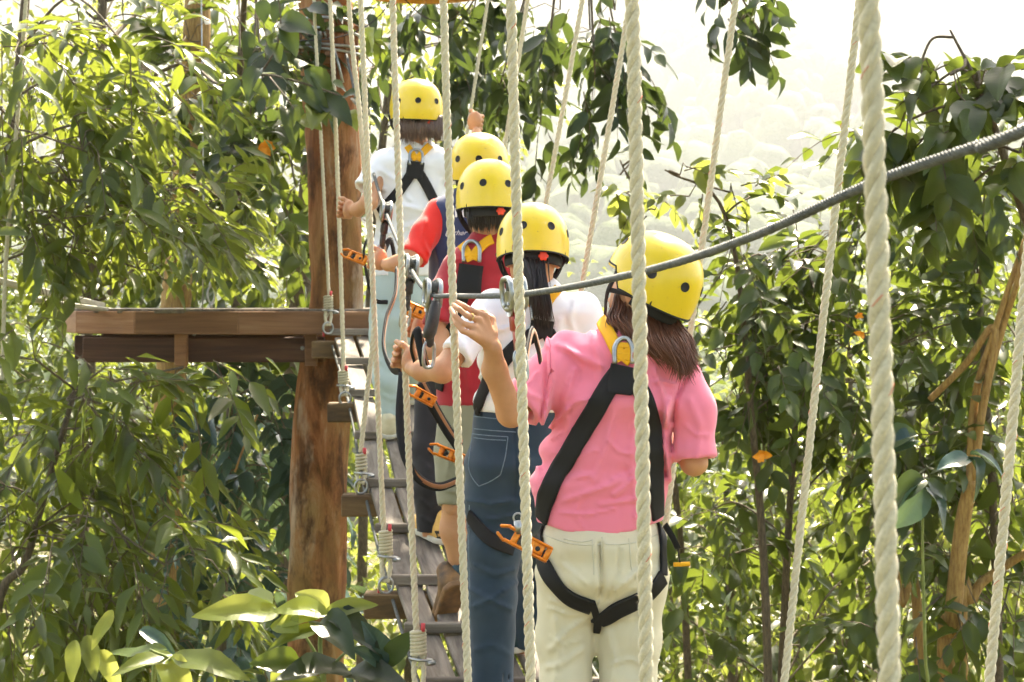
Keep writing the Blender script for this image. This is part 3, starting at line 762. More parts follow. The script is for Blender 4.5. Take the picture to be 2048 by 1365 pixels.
# ------------------------------------------------------------------ helmet
def helmet(parent, c, fwd, up, dial=True, s=1.0, dialaz=180):
    c = np.asarray(c, float); f_ = np.asarray(fwd, float); u = np.asarray(up, float); f_ /= np.linalg.norm(f_); u = u - f_ * (u @ f_); u /= np.linalg.norm(u); r = np.cross(f_, u)
    Rm = np.stack([r, f_, u], 1); a, b, H, sk = .116 * s, .140 * s, .142 * s, .045 * s
    def rim(az):      # az 0 = front
        ca = np.cos(az); return np.where(ca > .45, .012, np.where(ca > .22, .012 + (.45 - ca) / .23 * -.052, -.040 - .010 * np.clip(-ca, 0, 1))) * s
    def surf(az, v, k=1.0):
        """v: 0 crown .. 1 rim"""
        zr = rim(az); ph = np.clip(v / .78, 0, 1) * math.pi / 2; e = 2.35
        cz = np.cos(ph); sr = np.sin(ph); q = (np.abs(cz) ** e + np.abs(sr) ** e) ** (-1 / e); rad = sr * q; z = H * cz * q
        lo_ = np.clip((v - .78) / .22, 0, 1); z = np.where(v > .78, zr * lo_, z * 1.0); z = np.where((v <= .78) & (zr > 0), np.maximum(z, zr * (v / .78)), z)
        rad = rad * (1 + .0 * v) - .02 * lo_ ** 2 * (np.cos(az) < .3)
        x = a * rad * np.sin(az) * k; y = b * rad * np.cos(az) * k - .006 * s
        return np.stack([x, y, z * (1 if k == 1 else k)], -1)
    na, nv = 64, 22; az = np.linspace(0, 2 * math.pi, na, endpoint=False); vs = np.linspace(.02, 1, nv); A, Vv = np.meshgrid(az, vs, indexing='ij')
    i = np.arange(na)[:, None]; j = np.arange(nv - 1)[None]; i2 = (i + 1) % na
    Q = np.stack([i * nv + j, i * nv + j + 1, i2 * nv + j + 1, i2 * nv + j], -1).reshape(-1, 4)
    P1 = surf(A, Vv).reshape(-1, 3) @ Rm.T + c; mb = MB(); mb.add(np.concatenate([P1, [c + u * H * 1.003]]), Q, [(q * nv, ((q + 1) % na) * nv, na * nv) for q in range(na)])
    P2 = surf(A, Vv, .955).reshape(-1, 3) @ Rm.T + c
    edge = np.stack([np.arange(na) * nv + nv - 1, np.arange(na) * nv + nv - 1 + na * nv, ((np.arange(na) + 1) % na) * nv + nv - 1 + na * nv, ((np.arange(na) + 1) % na) * nv + nv - 1], 1)
    shell = mb
    he = shell.build('helmet', M['helmet'], parent)
    ln = MB(); e1 = P1.reshape(na, nv, 3)[:, -1]; e2 = P2.reshape(na, nv, 3)[:, -1]; ii = np.arange(na)
    ln.add(np.concatenate([e1, e2]), np.stack([ii, ii + na, (ii + 1) % na + na, (ii + 1) % na], 1)); ln.add(P2, Q[:, ::-1])
    ln.tube(e1 - u * .0015, .0028, 6, closed=True); ln.build('liner', M['liner'], he)
    for sgn in (-1, 1):
        for azd, vv in ((180 - 23, .66), (180 - 68, .66), (40, .5)):
            az0 = np.array(math.radians(azd) * sgn); v0 = np.array(vv); p0 = surf(az0, v0); n0 = np.cross(surf(az0 + .02, v0) - p0, surf(az0, v0 + .02) - p0); n0 /= np.linalg.norm(n0)
            if n0 @ p0 < 0: n0 = -n0
            w0 = p0 @ Rm.T + c; wn_ = n0 @ Rm.T; hb = MB(); hb.lathe([(.0001, .0006), (.0118, .0006), (.0128, .0012), (.0136, .0004), (.0136, -.004)], w0, frame(wn_, u), 18); hb.build('vent_hole', M['liner'], he)
        rv = surf(np.array(math.radians(72) * sgn), np.array(.97)); n0 = np.array([sgn * 1.0, 0, 0]); hb = MB(); hb.lathe([(.0001, .003), (.004, .0025), (.005, 0)], rv @ Rm.T + c, frame(n0 @ Rm.T, u), 10); hb.build('rivet', M['steel'], he)
        # chin strap down the side of the face
        p0 = surf(np.array(math.radians(68) * sgn), np.array(.96)) @ Rm.T + c; chin = c + f_ * .085 - u * .135
        pth = catmull([p0, p0 * .5 + chin * .5 + r * sgn * .028 + u * .0, chin + r * sgn * .02], 6); sb = MB(); sb.tube(pth, .009, 8, flat=(.22, 1)); sb.build('chin_strap', M['black'], he)
        p1 = surf(np.array(math.radians(125) * sgn), np.array(.97)) @ Rm.T + c; sb = MB(); sb.tube(catmull([p1, p1 * .5 + pth[4] * .5 + r * sgn * .01, pth[5]], 5), .007, 8, flat=(.22, 1)); sb.build('chin_strap', M['black'], he)
    # padded cradle and its red dial at the nape
    cr = MB(); ca = np.linspace(math.radians(100), math.radians(260), 15); cr.tube((np.stack([.090 * s * np.sin(ca), .112 * s * np.cos(ca), np.full(15, -.05 * s) - .012 * np.cos((ca - math.pi) * 1.1)], 1)) @ Rm.T + c, .019, 8, flat=(.25, 1)); cr.build('head_cradle', M['liner'], he)
    if dial:
        dp = np.array([.02 * s, -.121 * s, -.062 * s]); db = MB(); nd = 40; th = np.linspace(0, 2 * math.pi, nd, endpoint=False); rr = .0145 * (1 + .14 * np.cos(6 * th)); bk = np.array([0, -1.0, 0.0])
        ring = lambda m, off: np.stack([rr * m * np.cos(th), np.full(nd, -off), rr * m * np.sin(th)], 1)
        V = np.concatenate([ring(1, 0), ring(1, .007), ring(.75, .0095), ring(.3, .008), [[0, -.008, 0]]]); ii = np.arange(nd); jj = (ii + 1) % nd; Qd = np.concatenate([np.stack([ii + o * nd, jj + o * nd, jj + (o + 1) * nd, ii + (o + 1) * nd], 1) for o in range(3)])
        db.add((V + dp) @ Rm.T + c, Qd, np.stack([ii + 3 * nd, jj + 3 * nd, np.full(nd, 4 * nd)], 1)); db.build('adjuster_dial', M['dial'], he)
    return he, Rm
def head_sdf(c, Rm):
    r, f_, u = Rm[:, 0], Rm[:, 1], Rm[:, 2]; c = np.asarray(c, float)
    def g(p):
        d = ell(p, c + u * -.005, (.076, .096, .105), Rm); d = smin(d, ell(p, c + f_ * .028 - u * .075, (.058, .062, .06), Rm), .04)
        d = smin(d, cap(p, c + f_ * .088 - u * .02, c + f_ * .112 - u * .05, .009, .014), .012)      # nose
        d = smin(d, cap(p, c + f_ * .092 - u * .083 - r * .016, c + f_ * .092 - u * .083 + r * .016, .007, .007), .01)   # mouth
        for s_ in (-1, 1):
            d = smin(d, cap(p, c + r * s_ * .03 + f_ * .088 + u * .0, c + r * s_ * .04 + f_ * .083 + u * .0, .009, .008), .008)    # brow and lids
            e = np.minimum(ell(p, c + r * s_ * .081 - f_ * .008 - u * .03, (.011, .02, .032), Rm), 9); d = smin(d, e, .006)
            d = np.maximum(d, -ell(p, c + r * s_ * .094 - f_ * .006 - u * .03, (.006, .010, .018), Rm))
        return d
    return g
def fist(c, axis, palm, r=.0088, R=.021, s=1.0):
    """closed hand round a bar: axis = bar direction from little finger to thumb, palm = from bar centre towards the back of the hand"""
    c = np.asarray(c, float); ax = np.asarray(axis, float); ax /= np.linalg.norm(ax); pl_ = np.asarray(palm, float); pl_ -= ax * (pl_ @ ax); pl_ /= np.linalg.norm(pl_); t = np.cross(ax, pl_)
    fing = []
    for q, (o, ln) in enumerate(((-.030, .9), (-.011, 1.0), (.009, 1.05), (.029, 1.0))):
        th = np.radians(np.array([20, 75, 140, 200, 245 * ln])); fing.append(c + ax * o * s + (np.cos(th)[:, None] * pl_ + np.sin(th)[:, None] * t) * (R + r) * s)
    th = np.radians(np.array([-20, -70, -120])); thumb = c + ax[None] * np.array([.032, .046, .050])[:, None] * s + (np.cos(th)[:, None] * pl_ + np.sin(th)[:, None] * t) * (R + r) * 1.05 * s
    Rm = np.stack([ax, t, pl_], 1)
    def g(p):
        d = ell(p, c + pl_ * (R + .014) * s - t * .010 * s, (.044 * s, .034 * s, .020 * s), Rm)
        for fpts in fing: d = smin(d, chain(p, fpts, [r * s] * 4 + [r * .85 * s], .004), .005)
        return smin(d, chain(p, thumb, [r * 1.25 * s, r * 1.1 * s, r * .9 * s], .006), .008)
    return g, c + pl_ * (R + .02) * s - t * .03 * s
def hair_strands(parent, mat, guides, n, r=.0045, jit=.006, seg=3, name='hair', wave=0.0):
    """guides: list of polylines with equal count, ordered across the head; strands interpolate between neighbours"""
    G = [catmull(g, 4) for g in guides]; mb = MB(); rg = np.random.default_rng(5)
    for q in range(n):
        u = rg.uniform(0, len(G) - 1.001); i = int(u); t = u - i; c = G[i] * (1 - t) + G[i + 1] * t; m = len(c)
        j = rg.normal(0, jit, 3) * np.linspace(.4, 1.6, m)[:, None] + .4 * jit * np.sin(np.linspace(0, rg.uniform(3, 8), m) + rg.uniform(0, 6))[:, None] * rg.normal(0, 1, 3)
        e = int(round(m * rg.uniform(.6, 1))); c = c + j
        if wave: c = c + wave * np.linspace(0, 1, m)[:, None] ** 1.2 * np.sin(np.linspace(0, 9, m) + u * 2.1 + rg.normal(0, .5))[:, None] * np.array([.8, .5, .25])
        c = c[:e]
        if len(c) < 4: continue
        prof = np.minimum(1, (1 - np.linspace(0, 1, len(c))) * 2.2) ** .7
        mb.tube(c, r * rg.uniform(.5, 1.4) * np.maximum(prof, .08), seg, a=float(np.clip(rg.normal(.35, .3), 0, 1)))
    return mb.build(name, mat, parent)
def shoe(parent, heel, toe, mat, r=.043, solemat='sole', h=.005, name='shoe', tip=(0, 0, 0)):
    heel = np.asarray(heel, float); toe = np.asarray(toe, float); d = toe - heel; L = np.linalg.norm(d); d /= L; up = np.array([0, 0, 1.0]); up = up - d * (up @ d); up /= np.linalg.norm(up)
    a = heel + up * r * .95 + d * .04; b = toe + up * r * .72 - d * .038
    def g(p):
        x = smin(cap(p, a, b, r, r * .92), cap(p, a + up * .028 - d * .006, a + up * .06 - d * .012, r * .86, r * .86), .03)
        return np.maximum(x, -((p - heel.astype(f32)) @ up.astype(f32)) + .018)
    def sole(p):
        x = cap(p, a - up * r * .55, b - up * r * .35, r * 1.06, r * .98); q = (p - heel.astype(f32)) @ up.astype(f32); return np.maximum(np.maximum(x, -q), q - .026)
    lo, hi = bounds([a + up * .1, b, a, heel, toe], .07); o = sdf_obj(name, g, lo, hi, h, mat, parent); sdf_obj('sole', sole, lo, hi, h, M[solemat], o); return g, o
def d_ring(parent, f, pts, d0, r=.0055, off=.012):
    q = settle(f, hit(f, pts, d0), off, 2); mb = MB(); mb.tube(catmull(q, 6), r, 7); return mb.build('d_ring', M['steel'], parent)
# ------------------------------------------------------------------ the five climbers
def rows_px(rows, d): return [(PN(x, y, d + (r[0] if r else 0)), w * d / F, h) for x, y, w, h, *r in rows]
def person(label, foot, d, head, fwd, up, torso, shirt_mat, hem, sleeves, arms, hands, hips, legs, trouser_mat, neck, folds=(), tfolds=(), lat=(1, 0, 0), hr=.0075, leg_hem=True, dial=True, hs=1.0, vest=None, skin_legs=None, hp=()):
    """pixel-and-distance joints -> one body mesh with clothes, helmet and harness as its children"""
    root = empty('person', tuple(foot)); tag(root, label, 'person', 'climbers queueing up the bridge')
    hc = PN(*head); he, Rm = helmet(root, hc, fwd, up, dial, hs); hd = head_sdf(hc - Rm[:, 2] * .008, Rm)
    T = rows_px(torso, d); S = [([PN(*q[:3]) for q in s[0]], s[1]) for s in sleeves]; A = [([PN(*q) for q in a[0]], a[1]) for a in arms]
    nb = PN(*neck); LG = [([PN(*q) for q in l[0]], l[1]) for l in legs]; HP = rows_px(hips, d)
    # shirt
    def torso_f(p): return loft(p, T, lat)
    def sl(p, pts, rad):
        ax = (pts[-1] - pts[-2]); ax = ax / np.linalg.norm(ax)
        dd = chain(p, pts + [pts[-1] + ax * .05], rad + [rad[-1]], .03); return np.maximum(dd, (p - pts[-1].astype(f32)) @ ax.astype(f32))
    def sl_in(p, pts, rad):
        ax = (pts[-1] - pts[-2]); ax = ax / np.linalg.norm(ax); return cap(p, pts[-1] - ax * .012, pts[-1] + ax * .06, rad[-1] - .016, rad[-1] - .010)
    def shirt_raw(p):
        dd = torso_f(p)
        for pts, rad in S: dd = smin(dd, sl(p, pts, rad), .035)
        x0 = p[..., 0] / p[..., 1] * F + 1024; hz_ = np.interp(x0, [h[0] for h in hem], [h[1] for h in hem]); y_ = HY - F * (p[..., 2] - CZ) / p[..., 1]
        dd = np.maximum(dd, (y_ - hz_) * d / F)
        for pts, rad in S: dd = np.maximum(dd, -sl_in(p, pts, rad))
        return np.maximum(dd, -cap(p, nb - np.array([0, 0, .02]), nb + np.array([0, 0, .12]), .052, .06))
    pr = lambda key: [(q[2], q[3]) for q in hp if q[1] == key and q[0] in ('black', 'plate')]
    shirt_f = folded(shirt_raw, folds, .0022, int(head[0]), 1.0, pr('s'))
    lo, hi = bounds([t[0] + np.array([s_ * t[1], 0, 0]) for t in T for s_ in (-1, 1)] + [q for pts, _ in S for q in pts], .085); lo[1] -= .09; hi[1] += .09
    shirt = sdf_obj('shirt', shirt_f, lo, hi, hr, shirt_mat, root)
    # trousers
    def tr_raw(p):
        dd = loft(p, HP, lat)
        for pts, rad in LG: dd = smin(dd, chain(p, pts, rad, .03), .03)
        return dd
    def tr_cut(p):
        dd = tr_raw(p); y_ = (CZ + (HY - HP_top) * d / F); return np.maximum(dd, p[..., 2] - y_)
    HP_top = hips[0][1] - 6
    def tr_f0(p):
        dd = tr_cut(p)
        if leg_hem:
            for pts, rad in LG:
                ax = pts[-1] - pts[-2]; ax = ax / np.linalg.norm(ax); near = np.linalg.norm(p - pts[-1].astype(f32), axis=-1) < rad[-1] * 1.9
                dd = np.where(near, np.maximum(dd, (p - pts[-1].astype(f32)) @ ax.astype(f32)), dd); dd = np.maximum(dd, -cap(p, pts[-1] - ax * .04, pts[-1] + ax * .06, rad[-1] - .013, rad[-1] - .010))
        return dd
    tr_f = folded(tr_f0, tfolds, .0025, int(head[1]), 1.0, pr('t'))
    lo, hi = bounds([t[0] + np.array([s_ * t[1], 0, 0]) for t in HP for s_ in (-1, 1)] + [q for pts, _ in LG for q in pts], .09); lo[1] -= .07; hi[1] += .07
    sdf_obj('trousers', tr_f, lo, hi, hr * 1.1, trouser_mat, root)
    # body: torso core, neck and head, arms and hands, all one mesh
    mb = MB()
    def core(p):
        dd = loft(p, [(c, w * .86, h * .86) for c, w, h in T], lat)
        for pts, rad in LG: dd = smin(dd, chain(p, [HP[-1][0] * .35 + pts[0] * .65] + pts[1:], [r_ * .72 for r_ in rad], .03), .03)
        return dd
    lo, hi = bounds([t[0] for t in T] + [q for pts, _ in LG for q in pts], .2); V, Q = surfnet(core, lo, hi, .02); mb.add(V, Q)
    def hn(p): return smin(hd(p), cap(p, nb - np.array([0, -.01, .03]), hc - Rm[:, 2] * .085 - Rm[:, 1] * .012, .056, .05), .02)
    lo, hi = bounds([hc, nb], .15); V, Q = surfnet(hn, lo, hi, .0065); mb.add(V, Q)
    for (pts, rad), hf in zip(A, hands):
        def arm(p):
            dd = chain(p, pts, rad, .02)
            return dd if hf is None else smin(dd, hf(p), .012)
        lo, hi = bounds(pts, .085 if hf is None else .135); V, Q = surfnet(arm, lo, hi, .0038 if hf is not None else .008); mb.add(V, Q)
    if skin_legs:
        for pts, rad in skin_legs:
            pts = [PN(*q) for q in pts]; lo, hi = bounds(pts, .09); V, Q = surfnet(lambda p: chain(p, pts, rad, .03), lo, hi, .008); mb.add(V, Q)
    mb.build('body', M['skin'], root)
    return dict(root=root, helmet=he, R=Rm, hc=hc, shirt=shirt_f, shirt_o=shirt, trousers=tr_f, d=d)
def harness(p, parts):
    """parts: (kind, surface, pixels, width px)"""
    hs_ = None; d = p['d']
    for kind, sf, pix, w in parts:
        f = p['shirt'] if sf == 's' else (p['trousers'] if sf == 't' else (lambda q: np.minimum(p['shirt'](q), p['trousers'](q))))
        if kind == 'ring': d_ring(hs_, f, pix, d, w * d / F); continue
        off = .0115 if kind == 'yellow' else (.014 if kind == 'plate' else .010)
        mb = strap(f, pix, w * d / F, d, off, (.008 if kind != 'plate' else .011), 6, 7); mat = M['yellow_web'] if kind == 'yellow' else M['black']
        if hs_ is None: hs_ = mb.build('harness', mat, p['root'])
        else: mb.build({'yellow': 'yellow_strap', 'plate': 'back_plate', 'black': 'strap'}[kind], mat, hs_)
    return hs_

# --- 1: pink shirt ----------------------------------------------------------------
d1 = 4.95
hw = [PN(*q) for q in ((986, 698, 4.74), (972, 664, 4.72), (955, 655, 4.70))]
def pink_hand():
    W0 = PN(985, 694, 4.70); K = [PN(970, 632, 4.675), PN(957, 640, 4.655), PN(949, 655, 4.640), PN(945, 670, 4.630)]
    tips = [(K[0], PN(944, 622, 4.660), PN(928, 612, 4.670), PN(914, 604, 4.690)), (K[1], PN(934, 632, 4.630), PN(919, 619, 4.640), PN(907, 610, 4.670)), (K[2], PN(926, 648, 4.620), PN(910, 632, 4.630), PN(901, 617, 4.660)), (K[3], PN(925, 662, 4.615), PN(913, 648, 4.625), PN(906, 637, 4.650))]
    th = [PN(986, 668, 4.700), PN(982, 640, 4.720), PN(966, 626, 4.730), PN(950, 624, 4.730)]
    def g(p):
        d = None
        for q, kq in enumerate(K):
            c = cap(p, W0 + (kq - W0) * .12, kq, .0135, .0105); d = c if d is None else smin(d, c, .014)
        for q, t in enumerate(tips): d = smin(d, chain(p, t, [.0088, .0078, .0071, .0058], .002), .0035)
        return smin(d, chain(p, th, [.014, .012, .0095, .0075], .006), .010)
    return g, tips
hand1, tips1 = pink_hand()
pk_folds = [([(1092, 668), (1105, 760), (1085, 850)], .010, 9), ([(1115, 690), (1180, 720), (1225, 745)], .007, 10), ([(1098, 855), (1150, 805), (1210, 790)], .008, 8), ([(1090, 955), (1130, 900), (1190, 850)], .008, 9), ([(1070, 985), (1120, 960), (1180, 950)], .006, 9),
            ([(1340, 800), (1325, 870), (1340, 960)], .012, 10), ([(1345, 850), (1300, 930), (1230, 990)], .007, 10), ([(1330, 960), (1270, 1000), (1200, 1010)], .006, 9), ([(1100, 1010), (1180, 985), (1250, 960)], .006, 10), ([(1310, 740), (1330, 800), (1335, 850)], .008, 9), ([(1180, 660), (1200, 720), (1200, 760)], .006, 10),
            ([(1230, 820), (1210, 900), (1190, 960)], .006, 12), ([(1072, 930), (1085, 960), (1085, 1000)], .005, 9), ([(1385, 730), (1350, 800), (1345, 900)], -.008, 8), ([(1095, 700), (1090, 790), (1080, 850)], -.007, 8), ([(1030, 760), (1060, 790), (1090, 800)], .005, 8), ([(1380, 800), (1400, 850), (1395, 910)], .004, 12), ([(1150, 740), (1130, 800), (1140, 860)], .005, 11), ([(1270, 850), (1260, 930), (1275, 1000)], .005, 12),
            ([(1100, 880), (1130, 862), (1165, 850)], .004, 5), ([(1105, 905), (1150, 915), (1195, 900)], .004, 6), ([(1120, 1025), (1170, 1030), (1230, 1018)], .005, 6), ([(1225, 960), (1260, 948), (1295, 925)], .005, 6), ([(1215, 880), (1240, 905), (1290, 915)], .004, 6), ([(1130, 690), (1150, 712), (1190, 735)], .004, 6), ([(1290, 770), (1320, 762), (1350, 770)], .005, 6), ([(1280, 820), (1310, 812), (1335, 830)], .004, 6), ([(1160, 1000), (1150, 1030), (1165, 1055)], .004, 7), ([(1280, 1010), (1270, 1035), (1285, 1052)], .004, 7), ([(1370, 850), (1390, 870), (1420, 872)], .004, 6), ([(1025, 785), (1050, 775), (1075, 745)], .004, 6)]
cr_folds = [([(1200, 1090), (1205, 1170), (1195, 1215)], -.012, 9), ([(1100, 1200), (1150, 1215), (1185, 1225)], .006, 8), ([(1085, 1160), (1120, 1190), (1150, 1205)], .007, 9), ([(1205, 1215), (1260, 1190), (1325, 1155)], .006, 8), ([(1100, 1300), (1140, 1260), (1170, 1240)], .007, 11), ([(1110, 1240), (1120, 1310), (1105, 1380)], .006, 11), ([(1215, 1260), (1230, 1320), (1215, 1400)], .006, 11), ([(1290, 1200), (1275, 1280), (1285, 1380)], .006, 12), ([(1175, 1200), (1140, 1160), (1120, 1110)], .004, 12), ([(1240, 1100), (1235, 1150), (1215, 1200)], -.006, 8), ([(1300, 1100), (1280, 1140), (1250, 1170)], .006, 10), ([(1165, 1300), (1120, 1330), (1095, 1335)], .006, 10), ([(1095, 1215), (1130, 1228), (1165, 1232)], .005, 5), ([(1215, 1232), (1250, 1240), (1300, 1225)], .005, 5), ([(1225, 1200), (1260, 1178), (1310, 1170)], .005, 5), ([(1110, 1120), (1140, 1140), (1175, 1170)], .004, 6), ([(1290, 1120), (1265, 1150), (1230, 1185)], .004, 6), ([(1220, 1330), (1260, 1318), (1300, 1335)], .005, 7), ([(1100, 1275), (1130, 1290), (1165, 1280)], .004, 6)]
_, z1 = deck(4.9)
HP1 = [('black', 's', [(1240, 745), (1215, 780), (1150, 890), (1098, 985), (1084, 1040)], 40), ('black', 's', [(1248, 750), (1285, 790), (1303, 860), (1308, 950), (1314, 1036)], 36),
    ('plate', 's', [(1247, 732), (1241, 765), (1238, 790)], 50), ('yellow', 's', [(1205, 642), (1222, 680), (1243, 722)], 26), ('yellow', 's', [(1295, 668), (1270, 695), (1245, 724)], 26), ('yellow', 's', [(1226, 712), (1262, 716)], 15), ('yellow', 's', [(1226, 694), (1262, 696)], 12),
    ('ring', 's', [(1230, 728), (1230, 700), (1240, 685), (1254, 684), (1264, 700), (1264, 728)], 5),
    ('black', 't', [(1080, 1085), (1094, 1140), (1135, 1190), (1185, 1213)], 34), ('black', 't', [(1197, 1240), (1240, 1215), (1290, 1190), (1324, 1155)], 36), ('black', 't', [(1185, 1205), (1197, 1240), (1196, 1262)], 14), ('black', 't', [(1318, 1048), (1322, 1090), (1324, 1150)], 20), ('black', 't', [(1082, 1050), (1080, 1080), (1084, 1112)], 30)]
p1 = person('person in a pink shirt and cream trousers, hand raised to the rope, nearest the camera', (PN(1190, 1560, 4.9)[0], 4.9, z1), d1,
    (1302, 566, d1), (-.72, .58, .38), (.40, -.15, .9),
    [(1258, 668, 62, .075), (1252, 712, 128, .105, -.01), (1238, 800, 138, .125, -.02), (1214, 900, 136, .125), (1200, 965, 136, .122), (1199, 1060, 124, .118)], M['pink'],
    [(1000, 1040), (1080, 1046), (1140, 1066), (1195, 1073), (1260, 1064), (1325, 1042), (1500, 1040)],
    [([(1135, 705, d1), (1100, 750, 4.90), (1040, 818, 4.84)], [.060, .062, .060]), ([(1355, 740, d1), (1384, 820, 4.92), (1391, 918, 4.90)], [.060, .062, .055])],
    [([(1125, 705, d1), (1022, 826, 4.82), (989, 740, 4.75), (986, 698, 4.70)], [.044, .036, .031, .0235]), ([(1365, 735, d1), (1388, 925, 4.92), (1350, 890, 5.10), (1335, 870, 5.18)], [.044, .034, .028, .022])],
    [hand1, fist(PN(1325, 862, 5.24), (0, .2, 1), (.6, -.8, 0))[0]],
    [(1200, 1040, 108, .105), (1203, 1090, 124, .125, -.01), (1203, 1150, 130, .13, -.015), (1200, 1195, 112, .11)],
    [([(1142, 1180, d1), (1128, 1275, d1), (1131, 1365, d1 - .02), (1126, 1535, d1)], [.092, .076, .066, .074]), ([(1263, 1180, d1), (1260, 1275, d1), (1256, 1365, d1 - .02), (1250, 1525, d1)], [.094, .084, .072, .076])], M['cream'],
    (1252, 655, d1), pk_folds, cr_folds, hr=.0068, hp=HP1, dial=False)
harness(p1, HP1)
for pix in ([(1128, 1078), (1165, 1086), (1185, 1080)], [(1185, 1080), (1188, 1150)], [(1258, 1078), (1262, 1130), (1270, 1160)], [(1204, 1075), (1206, 1150), (1196, 1210)], [(1082, 1068), (1140, 1088), (1200, 1090), (1270, 1086), (1324, 1066)]):
    strap(p1['trousers'], pix, .0035, d1, .0012, .002, 8, 3).build('seam', M['seam'], p1['root'])
mb = MB(); a = tips1[1][0] * .35 + tips1[1][1] * .65; ax = tips1[1][1] - tips1[1][0]; Fm = frame(ax); th = np.linspace(0, 2 * math.pi, 20, endpoint=False)
mb.tube(a + .0098 * (np.cos(th)[:, None] * Fm[:, 0] + np.sin(th)[:, None] * Fm[:, 1]), .0016, 6, closed=True); mb.build('finger_ring', M['gold'], p1['root'])
gd = []
for sx, sy, mx, my, ex, ey, dd in ((1232, 590, 1222, 640, 1238, 668, 4.90), (1245, 600, 1238, 645, 1262, 690, 4.87), (1265, 612, 1275, 668, 1306, 716, 4.84), (1290, 622, 1312, 684, 1342, 740, 4.82), (1315, 628, 1340, 694, 1366, 762, 4.82), (1335, 632, 1364, 694, 1384, 756, 4.84), (1342, 630, 1378, 690, 1390, 735, 4.90)):
    s_ = PN(sx, sy, 4.93); m_ = PN(mx, my, dd); e_ = PN(ex, ey, dd); gd.append([s_, s_ * .45 + m_ * .55, m_, m_ * .4 + e_ * .6 + np.array([.004, -.006, 0]), e_ + np.array([-.006, -.006, .004])])
hair_strands(p1['helmet'].parent, M['hair_brown'], gd, 1700, .0019, .007, wave=.010)
for a, b in (((1126, 1552), -.03), ((1250, 1546), .03)):
    q = PN(a[0], a[1], d1 - .06); q[2] = deck(d1 - .06)[1] + .008; t = q + np.array([b, .25, .03]); shoe(p1['root'], q, t, M['creamshoe'], h=.008)

for pix in ([(1096, 664), (1101, 730), (1088, 800), (1082, 845)], [(1398, 706), (1362, 760), (1346, 840), (1345, 915)]):
    strap(p1['shirt'], pix, .0028, d1, .001, .002, 7, 3).build('seam', M['pink_seam'], p1['root'])
# --- 2: white shirt, dark jeans -------------------------------------------------
d2 = 5.75
HP2 = [('black', 's', [(1085, 660), (1050, 680), (1010, 720), (975, 770), (945, 850)], 30), ('black', 's', [(1095, 665), (1120, 720), (1125, 800)], 28), ('plate', 's', [(1085, 640), (1080, 675)], 46), ('yellow', 's', [(1040, 585), (1062, 605), (1078, 628)], 20), ('yellow', 's', [(1112, 580), (1096, 605), (1082, 628)], 20), ('yellow', 's', [(1066, 622), (1096, 622)], 10), ('yellow', 's', [(1066, 608), (1096, 608)], 8),
    ('ring', 's', [(1066, 640), (1064, 610), (1074, 596), (1090, 596), (1099, 610), (1098, 640)], 4), ('black', 't', [(940, 1030), (980, 1080), (1025, 1100)], 26)]
p2 = person('person with a long black ponytail in a white shirt and dark blue jeans', (PN(985, 1381, 5.7)[0], 5.75, deck(5.75)[1]), d2,
    (1065, 497, d2), (-.10, .96, -.26), (0, .26, .96),
    [(1072, 586, 55, .07), (1072, 625, 112, .10), (1062, 720, 106, .115), (1046, 800, 97, .11), (1040, 850, 96, .108)], M['white'],
    [(900, 826), (1150, 826)],
    [([(985, 612, d2), (950, 660, 5.66), (912, 712, 5.60)], [.056, .053, .048]), ([(1165, 618, d2), (1190, 690, 5.75), (1192, 780, 5.75)], [.058, .058, .055])],
    [([(980, 612, d2), (885, 742, 5.58), (845, 742, 5.64), (826, 738, 5.68)], [.042, .036, .031, .025]), ([(1165, 618, d2), (1192, 800, 5.78), (1170, 760, 6.0), (1160, 745, 6.08)], [.042, .034, .028, .024])],
    [fist(PN(806, 716, 5.74), (.15, -.1, 1), (.75, -.5, -.1))[0], fist(PN(1155, 735, 6.14), (0, .2, 1), (.6, -.8, 0))[0]],
    [(1040, 818, 93, .105), (1028, 930, 97, .122, -.01), (1022, 1000, 92, .115), (1020, 1040, 80, .10)],
    [([(988, 985, d2), (988, 1100, 5.72), (984, 1200, 5.70), (985, 1372, 5.70)], [.088, .082, .074, .068]), ([(1080, 985, d2), (1085, 1100, 5.9), (1062, 1210, 5.98), (1045, 1285, 6.03)], [.086, .078, .066, .058])], M['denim'],
    (1072, 572, d2), [([(960, 640), (1000, 660), (1040, 650)], .006, 9), ([(950, 760), (985, 740), (1010, 700)], .008, 9), ([(960, 800), (1000, 780), (1040, 790)], .006, 8), ([(1120, 640), (1110, 700), (1130, 760)], .006, 10), ([(905, 660), (930, 690), (940, 720)], .006, 8), ([(1150, 600), (1140, 640), (1160, 690)], .005, 9)],
    [([(930, 1000), (980, 1010), (1030, 1000)], .006, 7), ([(930, 1025), (985, 1040), (1035, 1030)], .006, 7), ([(935, 1055), (985, 1065), (1030, 1080)], .005, 7), ([(945, 1130), (990, 1150), (1030, 1140)], .006, 8), ([(940, 1180), (980, 1200), (1025, 1220)], .006, 8), ([(945, 1215), (990, 1195), (1035, 1165)], .006, 8), ([(1030, 860), (1035, 940), (1030, 1000)], -.008, 8), ([(950, 1300), (985, 1290), (1020, 1310)], .004, 9)],
    hr=.0078, hp=HP2)
harness(p2, HP2)
for pix in ([(944, 868), (980, 872), (1016, 874)], [(944, 868), (938, 930), (940, 950), (958, 973)], [(958, 973), (985, 962), (1001, 950)], [(1016, 874), (1010, 920), (1001, 950)], [(948, 876), (980, 880), (1012, 881)], [(948, 833), (990, 838), (1050, 842)], [(948, 858), (990, 862), (1050, 866)], [(939, 1010), (938, 1100), (941, 1250)]):
    strap(p2['trousers'], pix, .003, d2, .0014, .002, 8, 3).build('stitching', M['stitch'], p2['root'])
gd = []
